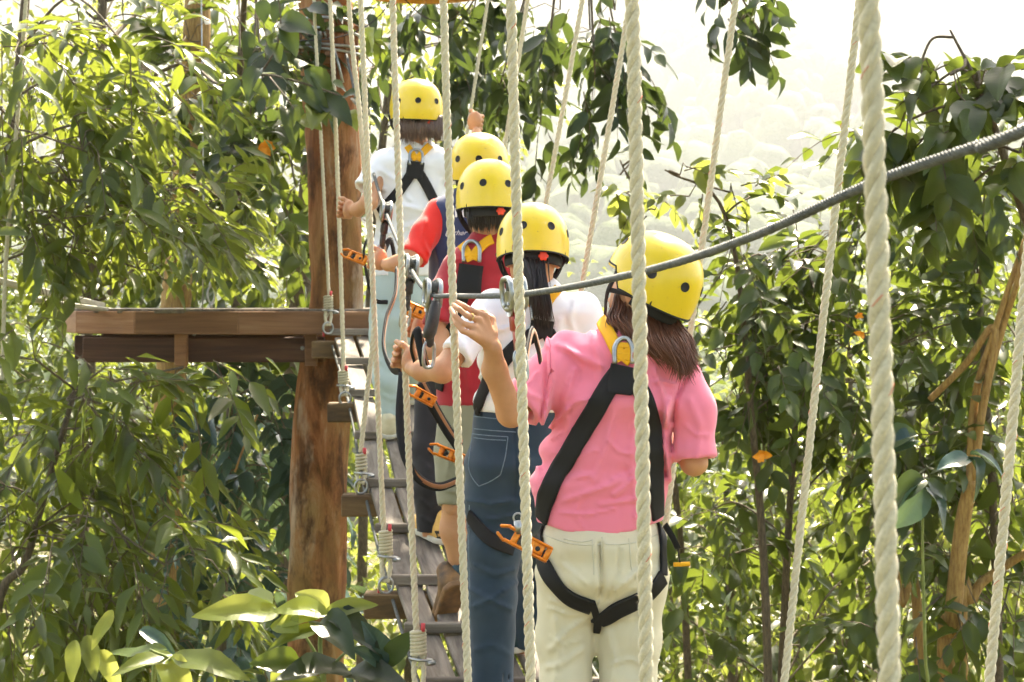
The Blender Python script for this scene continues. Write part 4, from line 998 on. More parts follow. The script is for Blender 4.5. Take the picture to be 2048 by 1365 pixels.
for sx, mx, ex in ((1040, 1062, 1072), (1050, 1066, 1078), (1062, 1074, 1086), (1075, 1082, 1096), (1085, 1088, 1104)):
    gd.append([PN(sx, 500, 5.66), PN((sx + mx) / 2, 530, 5.62), PN(mx, 562, 5.60), PN((mx + ex) / 2, 610, 5.595), PN(ex, 660, 5.61)])
hair_strands(p2['root'], M['hair_black'], gd, 520, .0025, .006)
gd = [[PN(x, 498, 5.70 - .03 * math.sin((x - 1012) / 112 * 3.14)), PN(x * .6 + 1066 * .4, 515, 5.655), PN(x * .25 + 1067 * .75, 530, 5.63)] for x in (1012, 1030, 1050, 1075, 1100, 1120)]
hair_strands(p2['root'], M['hair_black'], gd, 420, .0026, .004)
q = PN(1018, 1318, 6.0); q[2] = deck(6.0)[1] + .006; shoe(p2['root'], q + np.array([.005, -.02, 0]), q + np.array([.07, .22, .04]), M['tealshoe'], h=.007)
q = PN(985, 1390, 5.66); q[2] = deck(5.66)[1] + .006; shoe(p2['root'], q, q + np.array([-.02, .25, .03]), M['tealshoe'], h=.008)

# --- 3: crimson shirt, khaki shorts ---------------------------------------------
d3 = 6.4
HP3 = [('black', 's', [(945, 545), (915, 620), (890, 700), (880, 780)], 26), ('plate', 's', [(944, 530), (940, 560), (938, 590)], 50), ('yellow', 's', [(925, 492), (936, 505), (944, 522)], 18), ('yellow', 's', [(985, 478), (962, 495), (946, 520)], 20), ('yellow', 's', [(930, 512), (960, 512)], 9),
    ('ring', 's', [(930, 525), (930, 500), (940, 488), (952, 488), (960, 500), (960, 525)], 4)]
p3 = person('person in a crimson shirt and khaki shorts with one heel lifted', (PN(925, 1240, 6.35)[0], 6.4, deck(6.4)[1]), d3,
    (977, 400, d3), (-.20, .97, -.13), (0, .13, .99),
    [(985, 482, 48, .065), (978, 525, 88, .095), (966, 580, 104, .11), (962, 700, 90, .115), (958, 820, 86, .112)], M['red'],
    [(800, 814), (1100, 814)],
    [([(905, 560, d3), (886, 610, 6.34), (876, 652, 6.30)], [.056, .054, .050]), ([(1035, 560, d3), (1050, 620, 6.4), (1052, 680, 6.4)], [.056, .054, .05])],
    [([(903, 560, d3), (872, 700, 6.28), (846, 690, 6.40), (834, 672, 6.46)], [.042, .037, .031, .025]), ([(1035, 560, d3), (1052, 700, 6.45), (1040, 660, 6.66), (1035, 650, 6.72)], [.042, .034, .028, .024])],
    [fist(PN(826, 655, 6.50), (.1, 0, 1), (.7, -.5, -.1))[0], None],
    [(957, 806, 84, .11), (955, 900, 84, .12), (953, 940, 76, .11)],
    [([(918, 920, d3), (914, 970, 6.38), (908, 1014, 6.36)], [.080, .070, .058]), ([(992, 920, d3), (995, 970, 6.5), (990, 1010, 6.58)], [.080, .072, .060])], M['khaki'],
    (985, 472, d3), [([(880, 560), (910, 590), (905, 640)], .006, 7), ([(900, 690), (930, 720), (940, 780)], .006, 8)], [([(885, 850), (900, 900), (895, 950)], .006, 8), ([(890, 980), (910, 985), (930, 978)], .005, 6)], hr=.0085, hp=HP3,
    skin_legs=[([(912, 990, 6.37), (910, 1060, 6.40), (920, 1150, 6.44)], [.050, .050, .030]), ([(990, 1000, 6.56), (990, 1060, 6.62), (985, 1110, 6.72)], [.050, .046, .032])])
harness(p3, HP3)
gd = [[PN(x, 412, 6.33 - .03 * math.sin((x - 935) / 85 * 3.14)), PN(x, 440, 6.31), PN(x * .85 + 978 * .15, 468, 6.325)] for x in (935, 950, 965, 985, 1005, 1020)]
hair_strands(p3['root'], M['hair_black'], gd, 420, .0026, .003)
q = PN(912, 1165, 6.46); mb = MB(); sg, so_ = shoe(p3['root'], PN(910, 1172, 6.34) + np.array([.012, 0, 0]), PN(884, 1262, 6.46), M['brownshoe'], h=.006, solemat='brownsole')
mb.tube([PN(918, 1120, 6.43), PN(920, 1165, 6.42)], .036, 14); mb.build('sock', M['tealshoe'], p3['root'])
q = PN(985, 1125, 6.72); q[2] = deck(6.72)[1]; shoe(p3['root'], q - np.array([0, .05, 0]), q + np.array([-.02, .2, .05]), M['brownshoe'], h=.008)

# --- 4: navy vest, red sleeves --------------------------------------------------
d4 = 7.2
p4 = person('person in a navy vest with scarlet sleeves and black trousers', (PN(880, 1090, 7.1)[0], 7.1, deck(7.1)[1]), d4,
    (960, 337, d4), (.33, .94, .05), (0, -.05, 1),
    [(938, 398, 42, .062), (932, 425, 66, .095), (925, 500, 68, .108), (922, 590, 66, .108), (920, 690, 64, .106)], M['navy'],
    [(700, 676), (1100, 676)],
    [([(892, 420, d4), (886, 428, 7.19)], [.050, .050]), ([(985, 420, d4), (1000, 440, 7.2)], [.05, .05])],
    [([(882, 425, d4), (826, 515, 7.06), (795, 528, 7.12), (776, 530, 7.16)], [.042, .040, .032, .027]), ([(985, 425, d4), (1008, 540, 7.25), (1000, 500, 7.5), (998, 480, 7.6)], [.042, .034, .028, .024])],
    [fist(PN(752, 520, 7.22), (.1, .05, 1), (.7, -.6, 0))[0], None],
    [(918, 668, 62, .104), (908, 760, 62, .112), (900, 800, 56, .10)],
    [([(868, 790, d4), (858, 900, 7.12), (857, 980, 7.06), (862, 1062, 7.06)], [.078, .066, .058, .056]), ([(935, 790, d4), (940, 900, 7.3), (938, 1000, 7.4), (935, 1030, 7.42)], [.078, .066, .058, .056])], M['blackcloth'],
    (940, 390, d4), [([(868, 480), (880, 530), (872, 580)], .006, 7)], [([(840, 920), (860, 940), (880, 930)], .005, 7), ([(840, 1000), (860, 1015), (882, 1005)], .006, 7), ([(842, 1035), (862, 1045), (884, 1040)], .006, 6)], hr=.009)
pts = [PN(878, 424, d4 - .01), PN(852, 468, 7.13), PN(824, 516, 7.07)]
def slv(p):
    ax = pts[2] - pts[1]; ax = ax / np.linalg.norm(ax); dd = np.maximum(chain(p, pts + [pts[2] + ax * .05], [.056, .054, .053, .053], .03), (p - pts[2].astype(f32)) @ ax.astype(f32))
    return np.maximum(dd, -cap(p, pts[2] - ax * .04, pts[2] + ax * .06, .040, .043))
slv = folded(slv, [([(850, 440), (845, 480), (860, 510)], .006, 6), ([(870, 470), (860, 500), (855, 525)], .005, 5)], .002, 3); lo, hi = bounds(pts, .1); sdf_obj('sleeve', slv, lo, hi, .008, M['brightred'], p4['root'])
text_on(p4['shirt'], 'PI', 909, 434, 19, d4, M['white_print'], p4['root'], 'vest_lettering', 0, .003, .03, 1.05)
text_on(p4['shirt'], 'U', 889, 474, 13, d4, M['white_print'], p4['root'], 'vest_script', .35, .003, -.005)
text_on(p4['shirt'], 'ther', 906, 471, 11, d4, M['white_print'], p4['root'], 'vest_script', .5, .003, -.005)
gd = [[PN(x, 350, 7.13), PN(x, 362, 7.12), PN(x, 378, 7.13)] for x in (925, 940, 960, 980, 995)]
hair_strands(p4['root'], M['hair_black'], gd, 220, .0028, .003)
q = PN(872, 1092, 7.02); q[2] = deck(7.02)[1] + .006; sg, so_ = shoe(p4['root'], q + np.array([.045, -.02, 0]), q + np.array([-.10, .17, .04]), M['tan'], h=.006)
text_on(sg, 'B', 868, 1089, 27, 7.05, M['dark_print'], p4['root'], 'shoe_letter', 0, .002, .03)
q = PN(935, 1040, 7.45); q[2] = deck(7.45)[1] + .006; shoe(p4['root'], q, q + np.array([-.05, .22, .06]), M['tan'], h=.009)

# --- 5: white shirt, pale jeans, head of the queue ------------------------------
d5 = 8.1
HP5 = [('black', 's', [(828, 340), (805, 375), (780, 405), (760, 425)], 20), ('black', 's', [(835, 342), (852, 370), (866, 400)], 20), ('plate', 's', [(832, 325), (829, 345), (828, 358)], 34), ('yellow', 's', [(815, 295), (824, 308), (832, 322)], 13), ('yellow', 's', [(858, 292), (846, 305), (834, 322)], 14), ('yellow', 's', [(823, 316), (842, 318)], 7), ('ring', 's', [(820, 330), (820, 312), (826, 304), (838, 304), (844, 312), (843, 330)], 2.8)]
p5 = person('person with bobbed hair in a white shirt and pale jeans leading the queue', (PN(785, 870, 8.1)[0], 8.1, deck(8.1)[1]), d5,
    (831, 222, d5), (-.44, .89, .02), (0, 0, 1),
    [(832, 298, 40, .062), (826, 328, 74, .092), (822, 420, 74, .108), (808, 500, 66, .105), (800, 565, 60, .102)], M['white'],
    [(600, 548), (1000, 556)],
    [([(768, 322, d5), (748, 350, 8.06), (728, 378, 8.02)], [.052, .050, .044]), ([(878, 320, d5), (896, 340, 8.1), (915, 345, 8.15)], [.054, .054, .05])],
    [([(766, 322, d5), (738, 405, 7.98), (716, 420, 8.05), (706, 421, 8.08)], [.040, .036, .029, .024]), ([(880, 320, d5), (945, 345, 8.2), (953, 290, 8.36), (953, 265, 8.42)], [.040, .034, .028, .023])],
    [fist(PN(690, 420, 8.12), (.1, .05, 1), (.7, -.6, -.1))[0], fist(PN(951, 244, 8.48), (.15, 0, 1), (.15, -.9, -.1))[0]],
    [(800, 545, 58, .10), (796, 640, 57, .108), (794, 680, 52, .10)],
    [([(772, 670, d5), (774, 760, 8.08), (782, 838, 8.1)], [.074, .062, .052]), ([(822, 670, d5), (826, 740, 8.3), (822, 780, 8.45)], [.074, .062, .052])], M['paledenim'],
    (834, 290, d5), [([(760, 340), (790, 360), (820, 400)], .006, 7), ([(760, 420), (800, 410), (840, 420)], .006, 7), ([(760, 470), (800, 460), (850, 440)], .006, 7), ([(745, 345), (755, 370), (770, 380)], .006, 6), ([(880, 360), (870, 400), (850, 430)], .005, 7)], [([(760, 720), (780, 740), (796, 735)], .005, 6), ([(765, 790), (782, 800), (798, 795)], .005, 6), ([(768, 822), (784, 830), (800, 826)], .005, 5)], hr=.0095, hp=HP5)
harness(p5, HP5)
gd = [[PN(x, 232, 8.03 - .03 * math.sin((x - 795) / 95 * 3.14)), PN(x, 258, 8.01 - .02 * math.sin((x - 795) / 95 * 3.14)), PN(x * .97 + 840 * .03, 290, 8.02)] for x in (797, 812, 830, 850, 868, 884)]
hair_strands(p5['root'], M['hair_grey'], gd, 620, .0026, .0045)
q = PN(779, 870, 8.08); q[2] = deck(8.08)[1] + .006; shoe(p5['root'], q, q + np.array([-.02, .22, .08]), M['creamshoe'], h=.008)
q = PN(822, 800, 8.46); q[2] = deck(8.46)[1] + .006; shoe(p5['root'], q, q + np.array([-.02, .22, .08]), M['creamshoe'], h=.01)

# ------------------------------------------------------------------ trolleys, lanyards, devices
def cable_at(px, d):
    t = PN(px, 0, d); i = int(np.argmin(np.abs(CABLE[:, 1] - d))); a = CABLE[max(0, i - 1)]; b = CABLE[min(len(CABLE) - 1, i + 1)]; tt = (b - a) / np.linalg.norm(b - a); return CABLE[i], tt
def stadium(n, L, H):
    th = np.linspace(0, 2 * math.pi, n, endpoint=False); c, s_ = np.cos(th), np.sin(th); e = .62
    return np.stack([np.sign(c) * np.abs(c) ** e * L, np.sign(s_) * np.abs(s_) ** e * H], 1)
def trolley(d, label, body, tilt=.0, s=1.0):
    p, t = cable_at(0, d); root = empty('pulley_trolley', tuple(p)); tag(root, label, 'pulley', 'trolleys on the lifeline')
    u = np.array([tilt, 0, 1.0]); u = u - t * (u @ t); u /= np.linalg.norm(u); v = np.cross(t, u)
    for sg in (-1, 1):
        mb = MB(); o = stadium(28, .052 * s, .036 * s); n = len(o); off = v * sg * .016 * s
        ringp = p + off + u * .004 + o[:, :1] * t + o[:, 1:] * u; mb.tube(ringp, .0068 * s, 7, closed=True)
        lower = stadium(24, .040 * s, .030 * s); V = np.concatenate([p + off * 1.06 + lower[:, :1] * t * .8 + lower[:, 1:] * u - u * .02, p + off * .86 + lower[:, :1] * t * .8 + lower[:, 1:] * u - u * .02]); m = 24; ii = np.arange(m); jj = (ii + 1) % m
        mb.add(np.concatenate([V, [V[:m].mean(0)], [V[m:].mean(0)]]), np.stack([ii, jj, jj + m, ii + m], 1), np.concatenate([np.stack([ii, jj, np.full(m, 2 * m)], 1), np.stack([jj + m, ii + m, np.full(m, 2 * m + 1)], 1)])); mb.build('side_plate', M['steel'], root)
    for q in (-1, 1):
        mb = MB(); mb.lathe([(.0001, -.010), (.019 * s, -.010), (.014 * s, 0), (.019 * s, .010), (.0001, .010)], p + u * .022 * s + t * q * .022 * s, frame(v, t), 18); mb.build('wheel', M['dsteel'], root)
        mb = MB(); mb.lathe([(.0001, .024), (.006, .023), (.007, .018), (.005, -.018), (.007, -.023), (.0001, -.024)], p - u * .022 * s + t * q * .022 * s, frame(v, t), 10); mb.build('bolt', M['steel'], root)
    R = np.stack([v, t, u], 1); c = p - u * .062 * s; mb = MB(); mb.box(c, (.014 * s, .026 * s, .028 * s), R, .008 * s); mb.box(c - u * .05 * s, (.011 * s, .017 * s, .034 * s), R, .008 * s); mb.build('body', body, root)
    c2 = c - u * .105 * s; o = stadium(24, .019 * s, .036 * s); mb = MB(); mb.tube(c2 + o[:, :1] * (t * .5 + v * .85) + o[:, 1:] * u, .0052 * s, 7, closed=True); mb.build('carabiner', M['steel'], root)
    return c2 - u * .03 * s
def lanyard(pts, label, w=.0115, orange=True):
    c = catmull(pts, 8); root = empty('lanyard', tuple(c[-1])); tag(root, label, 'lanyard', 'lanyards between climbers and lifeline')
    mb = MB(); mb.tube(c, w, 8, flat=(.32, 1)); o = mb.build('webbing', M['black'], root)
    if orange:
        nn = np.array([.9, -.4, 0]); mb = MB(); mb.tube(c + nn * .0055, w * .5, 8, flat=(.22, 1)); mb.build('orange_lining', M['orange_web'], root)
M['orange_web'] = fabric('orange_webbing', (.26, .10, .035), (.36, .15, .06), .7, 700, 40, .15, .2, .002)
e1 = trolley(7.2, 'steel trolley highest on the lifeline beside the white back of the first climber', M['rubber'], .1)
e2 = trolley(5.95, 'steel trolley beside the scarlet sleeve', M['rubber'], .1)
e3 = trolley(5.38, 'steel trolley with a dark grip at the lowest bend of the lifeline', M['rubber'], .05, 1.08)
e4 = trolley(4.22, 'steel trolley with a red body before the ponytail', M['redalloy'], -.1, 1.0)
mb = MB(); gp = catmull([PN(872, 604, 5.30), PN(866, 640, 5.29), PN(856, 676, 5.30)], 6); mb.tube(gp, np.interp(np.linspace(0, 1, len(gp)), [0, .15, .5, .85, 1], [.018, .024, .026, .029, .022]), 14, flat=(1, .7)); tag(mb.build('rubber_grip', M['rubber']), 'dark rubber grip hanging under the lowest trolley', 'grip')
lanyard([e3 + np.array([-.01, 0, 0]), PN(833, 660, 5.40), PN(824, 690, 5.45), PN(830, 720, 5.5)], 'short red brown strap beside the dark grip', .014)
lanyard([PN(793, 540, 6.6), PN(790, 590, 6.5), PN(772, 640, 6.4), PN(767, 695, 6.3), PN(782, 735, 6.2), PN(800, 740, 6.1)], 'black and orange strap looping left of the white trouser leg', .019)
lanyard([PN(806, 745, 6.1), PN(800, 830, 6.05), PN(808, 905, 6.0), PN(835, 955, 5.98), PN(875, 974, 6.0), PN(915, 962, 6.05)], 'long strap hanging in a loop before the black trousers', .015)
lanyard([PN(842, 765, 6.1), PN(868, 815, 6.12), PN(893, 858, 6.14), PN(918, 895, 6.15)], 'orange lined strap slanting across the khaki shorts', .019)
lanyard([e4, PN(1062, 665, 4.4), PN(1074, 690, 4.5), PN(1080, 720, 4.7)], 'red strap from the red trolley to the pink shoulder', .013)
lanyard([e1, PN(780, 480, 7.3), PN(790, 520, 7.35), PN(796, 545, 7.4)], 'dark strap below the highest trolley', .016, False)
lanyard([PN(742, 470, 7.9), PN(728, 500, 7.85), PN(735, 560, 7.9), PN(750, 600, 7.95), PN(775, 605, 8.0)], 'thin black strap round the hip of the first climber', .010, False)
def device(a, b, w, label, roll=(0, -1, .3)):
    """orange alloy descender: slotted frame with dark holes and a forked end"""
    a = np.asarray(a, float); b = np.asarray(b, float); t = b - a; L = np.linalg.norm(t); t /= L; nrm = np.asarray(roll, float); nrm = nrm - t * (nrm @ t); nrm /= np.linalg.norm(nrm); s_ = np.cross(nrm, t)
    root = empty('orange_device', tuple((a + b) / 2)); tag(root, label, 'pulley', 'orange pulleys clipped to harnesses'); c = (a + b) / 2; R = np.stack([t, s_, nrm], 1)
    mb = MB()
    for q in (-1, 1):
        mb.box(c + s_ * q * w * .40, (L / 2, w * .09, .011), R, .004)
        mb.box(a + s_ * q * w * .34 - t * .008, (.016, w * .09, .008), frame(nrm, t * 1 + s_ * q * .45), .003)
    mb.box(b - t * .008, (.008, w * .38, .010), R, .004); mb.box(c + t * L * .05, (.010, w * .36, .0085), R, .003); mb.box(c - t * L * .28, (.009, w * .36, .0085), R, .003)
    mb.box(c + nrm * .002 + s_ * w * .02 + t * L * .22, (L * .13, w * .32, .006), R, .003); mb.build('frame', M['orange'], root)
    for o_ in (-.10, .22, .36):
        mb = MB(); mb.lathe([(.0001, .0025), (w * .12, .0022), (w * .15, 0)], c + t * L * o_ + nrm * (.0085 if o_ == .22 else .004), frame(nrm, t), 14); mb.build('hole', M['liner'], root)
    for o_ in (-.18, .14):
        mb = MB(); mb.lathe([(.0001, -.008), (w * .26, -.008), (w * .2, 0), (w * .26, .008), (.0001, .008)], c + t * L * o_ - nrm * .006, frame(s_ * .2 + nrm, t), 16); mb.build('wheel', M['dsteel'], root)
device(PN(1012, 1066, 4.74), PN(1100, 1112, 4.72), .046, 'orange alloy pulley clipped at the hip of the pink climber')
device(PN(692, 507, 7.9), PN(733, 523, 7.85), .046, 'orange alloy pulley hanging left of the first climber against the post')
device(PN(826, 782, 6.0), PN(870, 806, 6.0), .040, 'orange alloy pulley at the crimson shirt hem')
device(PN(870, 898, 5.85), PN(930, 922, 5.85), .038, 'orange alloy pulley beside the jeans pocket')
device(PN(815, 615, 6.2), PN(850, 630, 6.2), .044, 'orange alloy pulley behind the dark grip')
mb = MB(); a = PN(1036, 1042, 4.74); mb.tube([a, PN(1038, 1068, 4.74)], .012, 10); an = np.linspace(0, 2 * math.pi, 16, endpoint=False); mb.tube(a + np.stack([np.cos(an) * .012, 0 * an, np.sin(an) * .012 + .008], 1), .003, 6, closed=True); tag(mb.build('steel_clip', M['steel']), 'small steel clip above the hip pulley of the pink climber', 'clip')
rt = empty('hanging_tag', tuple(P(1362, 1130, 4.9))); tag(rt, 'short orange tag dangling on a black strap right of the cream trousers', 'tag')
mb = MB(); mb.tube(catmull([PN(1330, 1050, 4.9), PN(1345, 1075, 4.88), PN(1356, 1098, 4.88)], 6), .011, 8, flat=(.3, 1)); mb.tube([PN(1356, 1098, 4.88), PN(1360, 1126, 4.88)], .002, 5); mb.build('strap', M['black'], rt)
mb = MB(); mb.tube([PN(1347, 1130, 4.88), PN(1380, 1128, 4.88)], .006, 8); mb.build('toggle', M['yellow_web'], rt)
# ------------------------------------------------------------------ foliage
def leaf_tpl(kind):
    if kind == 'broad':
        ts = np.array([.05, .13, .24, .38, .54, .70, .84, .94]); w = 1.06 * np.sin(np.pi * ts ** .72) ** .85; cols = np.array([-.5, -.27, 0, .27, .5]); V = [(0, 0)] + [(t, c * w_) for t, w_ in zip(ts, w) for c in cols] + [(1, 0)]; n = len(ts); Q = []; T = []
        for r in range(n - 1):
            for c in range(4): a = 1 + 5 * r + c; Q.append((a, a + 1, a + 6, a + 5))
        for c in range(4): T += [(0, 2 + c, 1 + c), (1 + 5 * (n - 1) + c, 2 + 5 * (n - 1) + c, 5 * n + 1)]
        return np.array(V, float), np.array(Q), np.array(T)
    if kind == 'lance': st = [(0, 0), (.12, .42), (.35, 1), (.6, .86), (.82, .48), (1, 0)]
    elif kind == 'ovate': st = [(0, 0), (.10, .55), (.32, 1), (.58, .95), (.82, .55), (1, 0)]
    elif kind == 'broad': st = [(0, 0), (.06, .7), (.28, 1.05), (.55, .95), (.80, .52), (1, 0)]
    else: st = [(0, 0), (.42, 1), (1, 0)]
    V = [(0, 0)]; Q = []; T = []
    mid = st[1:-1]
    for t, w in mid: V += [(t, -w / 2), (t, 0), (t, w / 2)]
    V.append((1, 0)); tip = len(V) - 1
    T += [(0, 2, 1), (0, 3, 2)]
    for k in range(len(mid) - 1):
        a = 1 + 3 * k; Q += [(a, a + 1, a + 4, a + 3), (a + 1, a + 2, a + 5, a + 4)]
    a = 1 + 3 * (len(mid) - 1); T += [(a, a + 1, tip), (a + 1, a + 2, tip)]
    return np.array(V, float), np.array(Q).reshape(-1, 4), np.array(T)
TPL = {k: leaf_tpl(k) for k in ('lance', 'ovate', 'broad', 'far')}
def unit(v): return v / (np.linalg.norm(v, axis=-1, keepdims=True) + 1e-9)
def leaves_np(b, D, N, L, Wd, kind, droop=.25, fold=.25, wave=.03):
    tv, Q, T = TPL[kind]; n = len(b); m = len(tv)
    D = unit(D); N = unit(N - D * np.sum(N * D, -1, keepdims=True)); S = np.cross(D, N)
    t = tv[None, :, 0, None]; s = tv[None, :, 1, None]
    L = L[:, None, None]; Wd = Wd[:, None, None]
    dr = (droop * RNG.uniform(.3, 1.7, n))[:, None, None]
    wv = wave * np.sin(t * 9 + RNG.uniform(0, 6, n)[:, None, None]) * np.abs(s) * 2
    V = b[:, None] + D[:, None] * L * (t - .25 * dr * t ** 2) + S[:, None] * Wd * s + N[:, None] * (Wd * np.abs(s) * fold * 2 * (1 - .3 * t) - dr * L * t ** 2 * .8 + L * wv)
    off = (np.arange(n) * m)[:, None, None]
    uv = np.tile(np.stack([tv[:, 0], tv[:, 1]], 1), (n, 1))
    return V.reshape(-1, 3), (Q[None] + off).reshape(-1, 4) if len(Q) else np.zeros((0, 4), int), (T[None] + off).reshape(-1, 3), uv
_leafvar = {}
def leaf_variants(kind, ratio, mat):
    key = (kind, round(ratio, 2), mat.name)
    if key not in _leafvar:
        out = []
        for q in range(6):
            V, Q, T, uv = leaves_np(np.zeros((1, 3)), np.array([[0, 1.0, 0]]), np.array([[0, 0, 1.0]]), np.ones(1), np.array([ratio]), kind, .12 + .09 * q, .12 + .05 * q, .035)
            out.append(mesh_np('leaf', V, [Q, T], mat, True, uv, {'tone': np.full(len(V), .5)}))
        _leafvar[key] = out
    return _leafvar[key]
def leaf_obj(parent, b, D, N, L, kind, ratio, mat, rng=random):
    o = link(bpy.data.objects.new('leaf', rng.choice(leaf_variants(kind, ratio, mat))), parent)
    D = np.array(D, float); D /= np.linalg.norm(D); N = np.array(N, float); N -= D * (N @ D); N /= np.linalg.norm(N) + 1e-9
    S = np.cross(D, N)
    m = Matrix(((S[0] * L, D[0] * L, N[0] * L, 0), (S[1] * L, D[1] * L, N[1] * L, 0), (S[2] * L, D[2] * L, N[2] * L, 0), (0, 0, 0, 1)))
    o.matrix_local = Matrix.Translation(Vector(b) - wloc(parent)) @ m
    return o
GREEN = {
    'lance': ((.015, .029, .004), (.055, .088, .010), (.30, .36, .045), .30, .34),
    'ovate': ((.011, .023, .004), (.038, .066, .009), (.23, .30, .04), .25, .34),
    'dark': ((.007, .016, .005), (.021, .040, .009), (.13, .19, .035), .20, .36),
    'pale': ((.026, .046, .007), (.09, .12, .018), (.40, .45, .08), .35, .36),
    'lime': ((.09, .135, .02), (.19, .24, .04), (.60, .62, .14), .48, .36),
    'blue': ((.014, .040, .029), (.048, .096, .076), (.14, .21, .08), .20, .24),
}
LM = {}
for kname, (a, b, c, tw, ro) in GREEN.items():
    LM[kname, 1] = leafmat('foliage_' + kname, a, b, c, tw, ro, True)
    LM[kname, 0] = leafmat('leaf_' + kname, a, b, c, tw, ro, False)
M['bark'] = blotchy('branch_bark', (.06, .045, .028), (.16, .12, .075), 14, .85, 40, .5, stretch=(8, 8, 2), bd=.01)
M['ybark'] = blotchy('yellow_bark', (.20, .10, .025), (.42, .26, .08), 10, .75, 30, .4, stretch=(8, 8, 1.5), bd=.008)
M['gstem'] = blotchy('green_stem', (.12, .16, .04), (.24, .28, .09), 20, .6, 60, .3)

def spray_leaves(origins, dirs, kind, Lr, ratio, nl, tl, flat=.6):
    """leaves set alternately along twigs; returns b,D,N,L and twig paths"""
    bs, Ds, Ns, Ls, tw = [], [], [], [], []
    up = np.array([0, 0, 1.0])
    for o, d in zip(origins, dirs):
        d = d / np.linalg.norm(d); side = np.cross(d, up + RNG.normal(0, .25, 3)); side /= np.linalg.norm(side); nn = np.cross(side, d)
        n = int(RNG.integers(nl[0], nl[1] + 1)); ln = tl * RNG.uniform(.7, 1.3); sag = RNG.uniform(.1, .45)
        tt = np.linspace(.12, 1, n)
        pth = o + d * ln * np.linspace(0, 1, 5)[:, None] - up * (sag * ln * np.linspace(0, 1, 5) ** 2)[:, None]
        tw.append(pth)
        for q, t in enumerate(tt):
            p = o + d * ln * t - up * sag * ln * t * t
            sg = 1 if q % 2 else -1
            a = RNG.uniform(.6, 1.1) if q < n - 1 else RNG.uniform(-.2, .2)
            dd = d * math.cos(a) + side * sg * math.sin(a) - up * RNG.uniform(.0, .5) + RNG.normal(0, .12, 3)
            bs.append(p); Ds.append(dd); Ns.append(nn * flat + up * (1 - flat) + RNG.normal(0, .32, 3)); Ls.append(RNG.uniform(*Lr) * (.75 + .35 * math.sin(math.pi * min(1, t + .15))))
    return np.array(bs), np.array(Ds), np.array(Ns), np.array(Ls), tw
def on_screen(b, margin=40):
    px = 1024 + F * b[:, 0] / b[:, 1]; py = HY - F * (b[:, 2] - CZ) / b[:, 1]
    return (px > -margin) & (px < 2048 + margin) & (py > -margin) & (py < 1365 + margin)
def in_keep(pth):
    pth = np.asarray(pth); px = 1024 + F * pth[:, 0] / pth[:, 1]; py = HY - F * (pth[:, 2] - CZ) / pth[:, 1]
    return any(((px > x0) & (px < x1) & (py > y0) & (py < y1) & (pth[:, 1] < dm)).any() for (x0, y0, x1, y1, dm) in KEEP)
